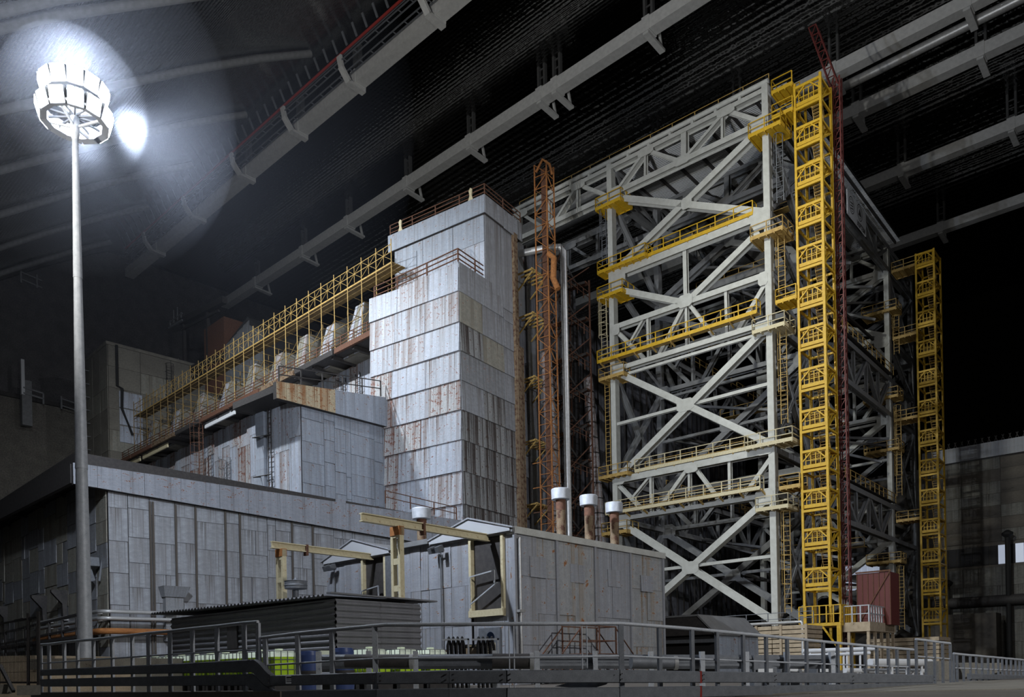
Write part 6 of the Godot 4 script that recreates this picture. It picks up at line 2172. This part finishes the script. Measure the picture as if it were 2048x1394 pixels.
	b.plate([Vector2(-0.5, 0), Vector2(-0.1, 0.1), Vector2(0.2, 0.22), Vector2(0.5, 0.18), Vector2(0.35, 0.02), Vector2(0.1, -0.05)], v3(1.22, 0.31, -13.40), v3(1, 0, 0.2), Vector3.UP, 0.05)
	one(b, "rag", M.galvanised_dull, "crumpled grey rag hanging between the guard boards", "rag", YARD, v3(1.22, 0.31, -13.40))
	# slabs under the steel towers
	var st := thing("slab_stack", "stack of tan precast slabs under the yellow stair tower's left side", "slabs", STEEL, v3(3.5, 0, 5))
	for r in 10:
		for c in 3:
			b = Buf.new()
			var x := -3.6 + c * 3.1
			var oo := rng.randf_range(-0.08, 0.08)
			b.cell(x + 0.03, x + 3.07, 0.1 + r * 0.4, 0.43 + r * 0.4, 3.0, 6.9 + oo)
			put(b, "slab", M.concrete_tan, st)
	for c in 5:
		b = Buf.new()
		b.cell(-3.4 + c * 2.25, -3.2 + c * 2.25, 0, 4.1, 6.95, 7.1)
		put(b, "post", M.concrete_tan, st)
	b = Buf.new()
	b.rail([v3(-8, 4.1, 6.6), v3(6.2, 4.1, 6.6)], 1.1, 2.0, 0.03)
	put(b, "guard_rail", M.galvanised_dull, st)
	b = Buf.new()
	b.tube([v3(-4, 4.3, 6.8), v3(4.6, 4.3, 6.8), v3(5.2, 4.3, 6.8), v3(5.3, 4.0, 6.8), v3(5.3, 0, 6.8)], 0.14, 10)
	one(b, "bent_pipe", M.silver_pipe, "silver pipe laid on the slab stack and bent down beside the yellow legs", "pipe", STEEL, v3(5.3, 0, 6.8))
	var pf := thing("concrete_platform", "weathered concrete platform on columns with a baluster railing, right of the yellow stair tower", "platform", STEEL, v3(8.5, 0, -3))
	b = Buf.new()
	b.cell(6.5, 8.9, 3.5, 4.35, -7.9, 0.1)
	put(b, "slab", M.concrete_tan, pf)
	for q in [[8.7, -0.1], [8.7, -2.0], [8.7, -4.0], [8.7, -6.0], [8.7, -7.7], [7.0, -0.1]]:
		b = Buf.new()
		b.cell(q[0] - 0.12, q[0] + 0.12, 0, 3.5, q[1] - 0.12, q[1] + 0.12)
		put(b, "column", M.concrete_tan, pf)
	b = Buf.new()
	b.rail([v3(6.6, 4.35, 0.0), v3(8.8, 4.35, 0.0), v3(8.8, 4.35, -7.8)], 1.5, 0.8, 0.05)
	put(b, "guard_rail", M.galvanised, pf)
	var s2 := thing("slab_stack", "darker stack of precast slabs below the rear stair tower", "slabs", STEEL, v3(7, 0, -16))
	for r in 7:
		for c in 3:
			b = Buf.new()
			b.cell(4.0 + c * 2.4, 6.35 + c * 2.4, 0.1 + r * 0.45, 0.48 + r * 0.45, -20, -15 + rng.randf_range(-0.1, 0.1))
			put(b, "slab", M.concrete_tan, s2)
	n = 0
	for q in [[15.99, 1.33, -44, 20.04, 1.39, -44, 0.12], [16.07, 1.08, -44, 19.70, 1.15, -44, 0.1], [13.32, 0.32, -32, 19.82, 0.15, -36, 0.1], [14.32, 0.62, -32, 17.77, 0.57, -34, 0.16]]:
		b = Buf.new()
		b.tube([v3(q[0], q[1], q[2]), v3(q[3], q[4], q[5])], q[6], 10)
		for k in 4:
			var p := v3(q[0], q[1], q[2]).lerp(v3(q[3], q[4], q[5]), 0.1 + k * 0.25)
			b.bar(p - v3(0, p.y, 0), p, 0.08, 0.08)
		one(b, "yard_pipe", M.white_paint, "white pipe on short stands behind the right railing, " + ["top one near the yellow legs", "second one near the yellow legs", "long low one", "thicker one"][n], "pipe", YARD, v3(q[0], 0, q[2]))
		n += 1
	n = 0
	for q in [[5.87, 0.54, -19, 5.87, 0.84, -19], [6.82, 0.52, -20, 6.83, 0.83, -20], [8.28, 0.47, -21.50, 8.28, 0.81, -21.50], [14.44, 0.12, -27, 14.45, 0.62, -27], [15.28, 0.13, -27, 15.29, 0.55, -27], [16.72, 0.10, -28, 16.73, 0.52, -28]]:
		b = Buf.new()
		b.box(v3(q[0], (q[4] - 0.6) / 2.0, q[2]), v3(0.62, q[4] + 0.6, 0.5), Basis(Vector3.UP, 0.3))
		var ob := one(b, "concrete_block", M.concrete if n > 2 else M.galvanised_dull, "upright grey block behind the right railing, " + ["first from the left", "second from the left", "third, largest of the left group", "behind the raised section", "beside the raised section's right end", "farthest right"][n], "block", YARD, v3(q[0], -0.6, q[2]))
		if n < 3:
			b = Buf.new()
			b.box(v3(q[0] + 0.05, 0.45, q[2] + 0.3), v3(0.4, 0.13, 0.02), Basis(Vector3.UP, 0.3))
			put(b, "white_plate", M.white_paint, ob)
		n += 1
	# light strip of the yard seen under the boards
	b = Buf.new()
	b.hexa([v3(-14, -1.2, -15.5), v3(16, -1.2, -16.5), v3(22, -1.2, -24), v3(-14, -1.2, -22), v3(-14, 0.02, -15.5), v3(16, 0.02, -16.5), v3(22, 0.02, -24), v3(-14, 0.02, -22)])
	struct(b, "road", M.concrete, YARD)

func tote(where: String, x: float, z: float, side: int, i: int):
	var o := thing("liquid_tote", "caged plastic container of green liquid, " + where, "container", SHED, v3(x, 0.3, z), "green containers round the shed")
	var w := 0.46
	var b := Buf.new()
	var pr := [[0.0, 0.4], [0.4, 0.4], [0.44, 0.45], [0.44, 0.95]]
	b.box(v3(x, 0.78, z), v3(0.86, 0.7, 0.86))
	put(b, "liquid", M.green_liquid, o)
	b = Buf.new()
	b.hexa([v3(x - 0.43, 1.13, z - 0.43), v3(x + 0.43, 1.13, z - 0.43), v3(x + 0.43, 1.13, z + 0.43), v3(x - 0.43, 1.13, z + 0.43), v3(x - 0.3, 1.32, z - 0.3), v3(x + 0.3, 1.32, z - 0.3), v3(x + 0.3, 1.32, z + 0.3), v3(x - 0.3, 1.32, z + 0.3)])
	put(b, "shoulder", M.pale_plastic, o)
	b = Buf.new()
	b.lathe(v3(x, 0, z), [[0.12, 1.3], [0.12, 1.38], [0.0, 1.39]], 12)
	put(b, "lid", M.pale_plastic, o)
	b = Buf.new()
	for k in 5:
		var d := -w + 2.0 * w * k / 4.0
		for q in [v3(x + d, 0, z + w), v3(x + d, 0, z - w), v3(x + w, 0, z + d), v3(x - w, 0, z + d)]:
			b.bar(q + v3(0, 0.4, 0), q + v3(0, 1.3, 0), 0.018, 0.018)
	for y in [0.45, 0.75, 1.05, 1.3]:
		b.bar(v3(x - w, y, z + w), v3(x + w, y, z + w), 0.02, 0.02)
		b.bar(v3(x - w, y, z - w), v3(x + w, y, z - w), 0.02, 0.02)
		b.bar(v3(x - w, y, z - w), v3(x - w, y, z + w), 0.02, 0.02)
		b.bar(v3(x + w, y, z - w), v3(x + w, y, z + w), 0.02, 0.02)
	put(b, "cage", M.galvanised_dull, o)
	b = Buf.new()
	b.cell(x - 0.48, x + 0.48, 0.28, 0.4, z - 0.48, z + 0.48)
	for k in 3:
		b.cell(x - 0.48 + k * 0.4, x - 0.32 + k * 0.4, 0.0, 0.28, z - 0.48, z + 0.48)
	put(b, "pallet", M.dark_steel, o)
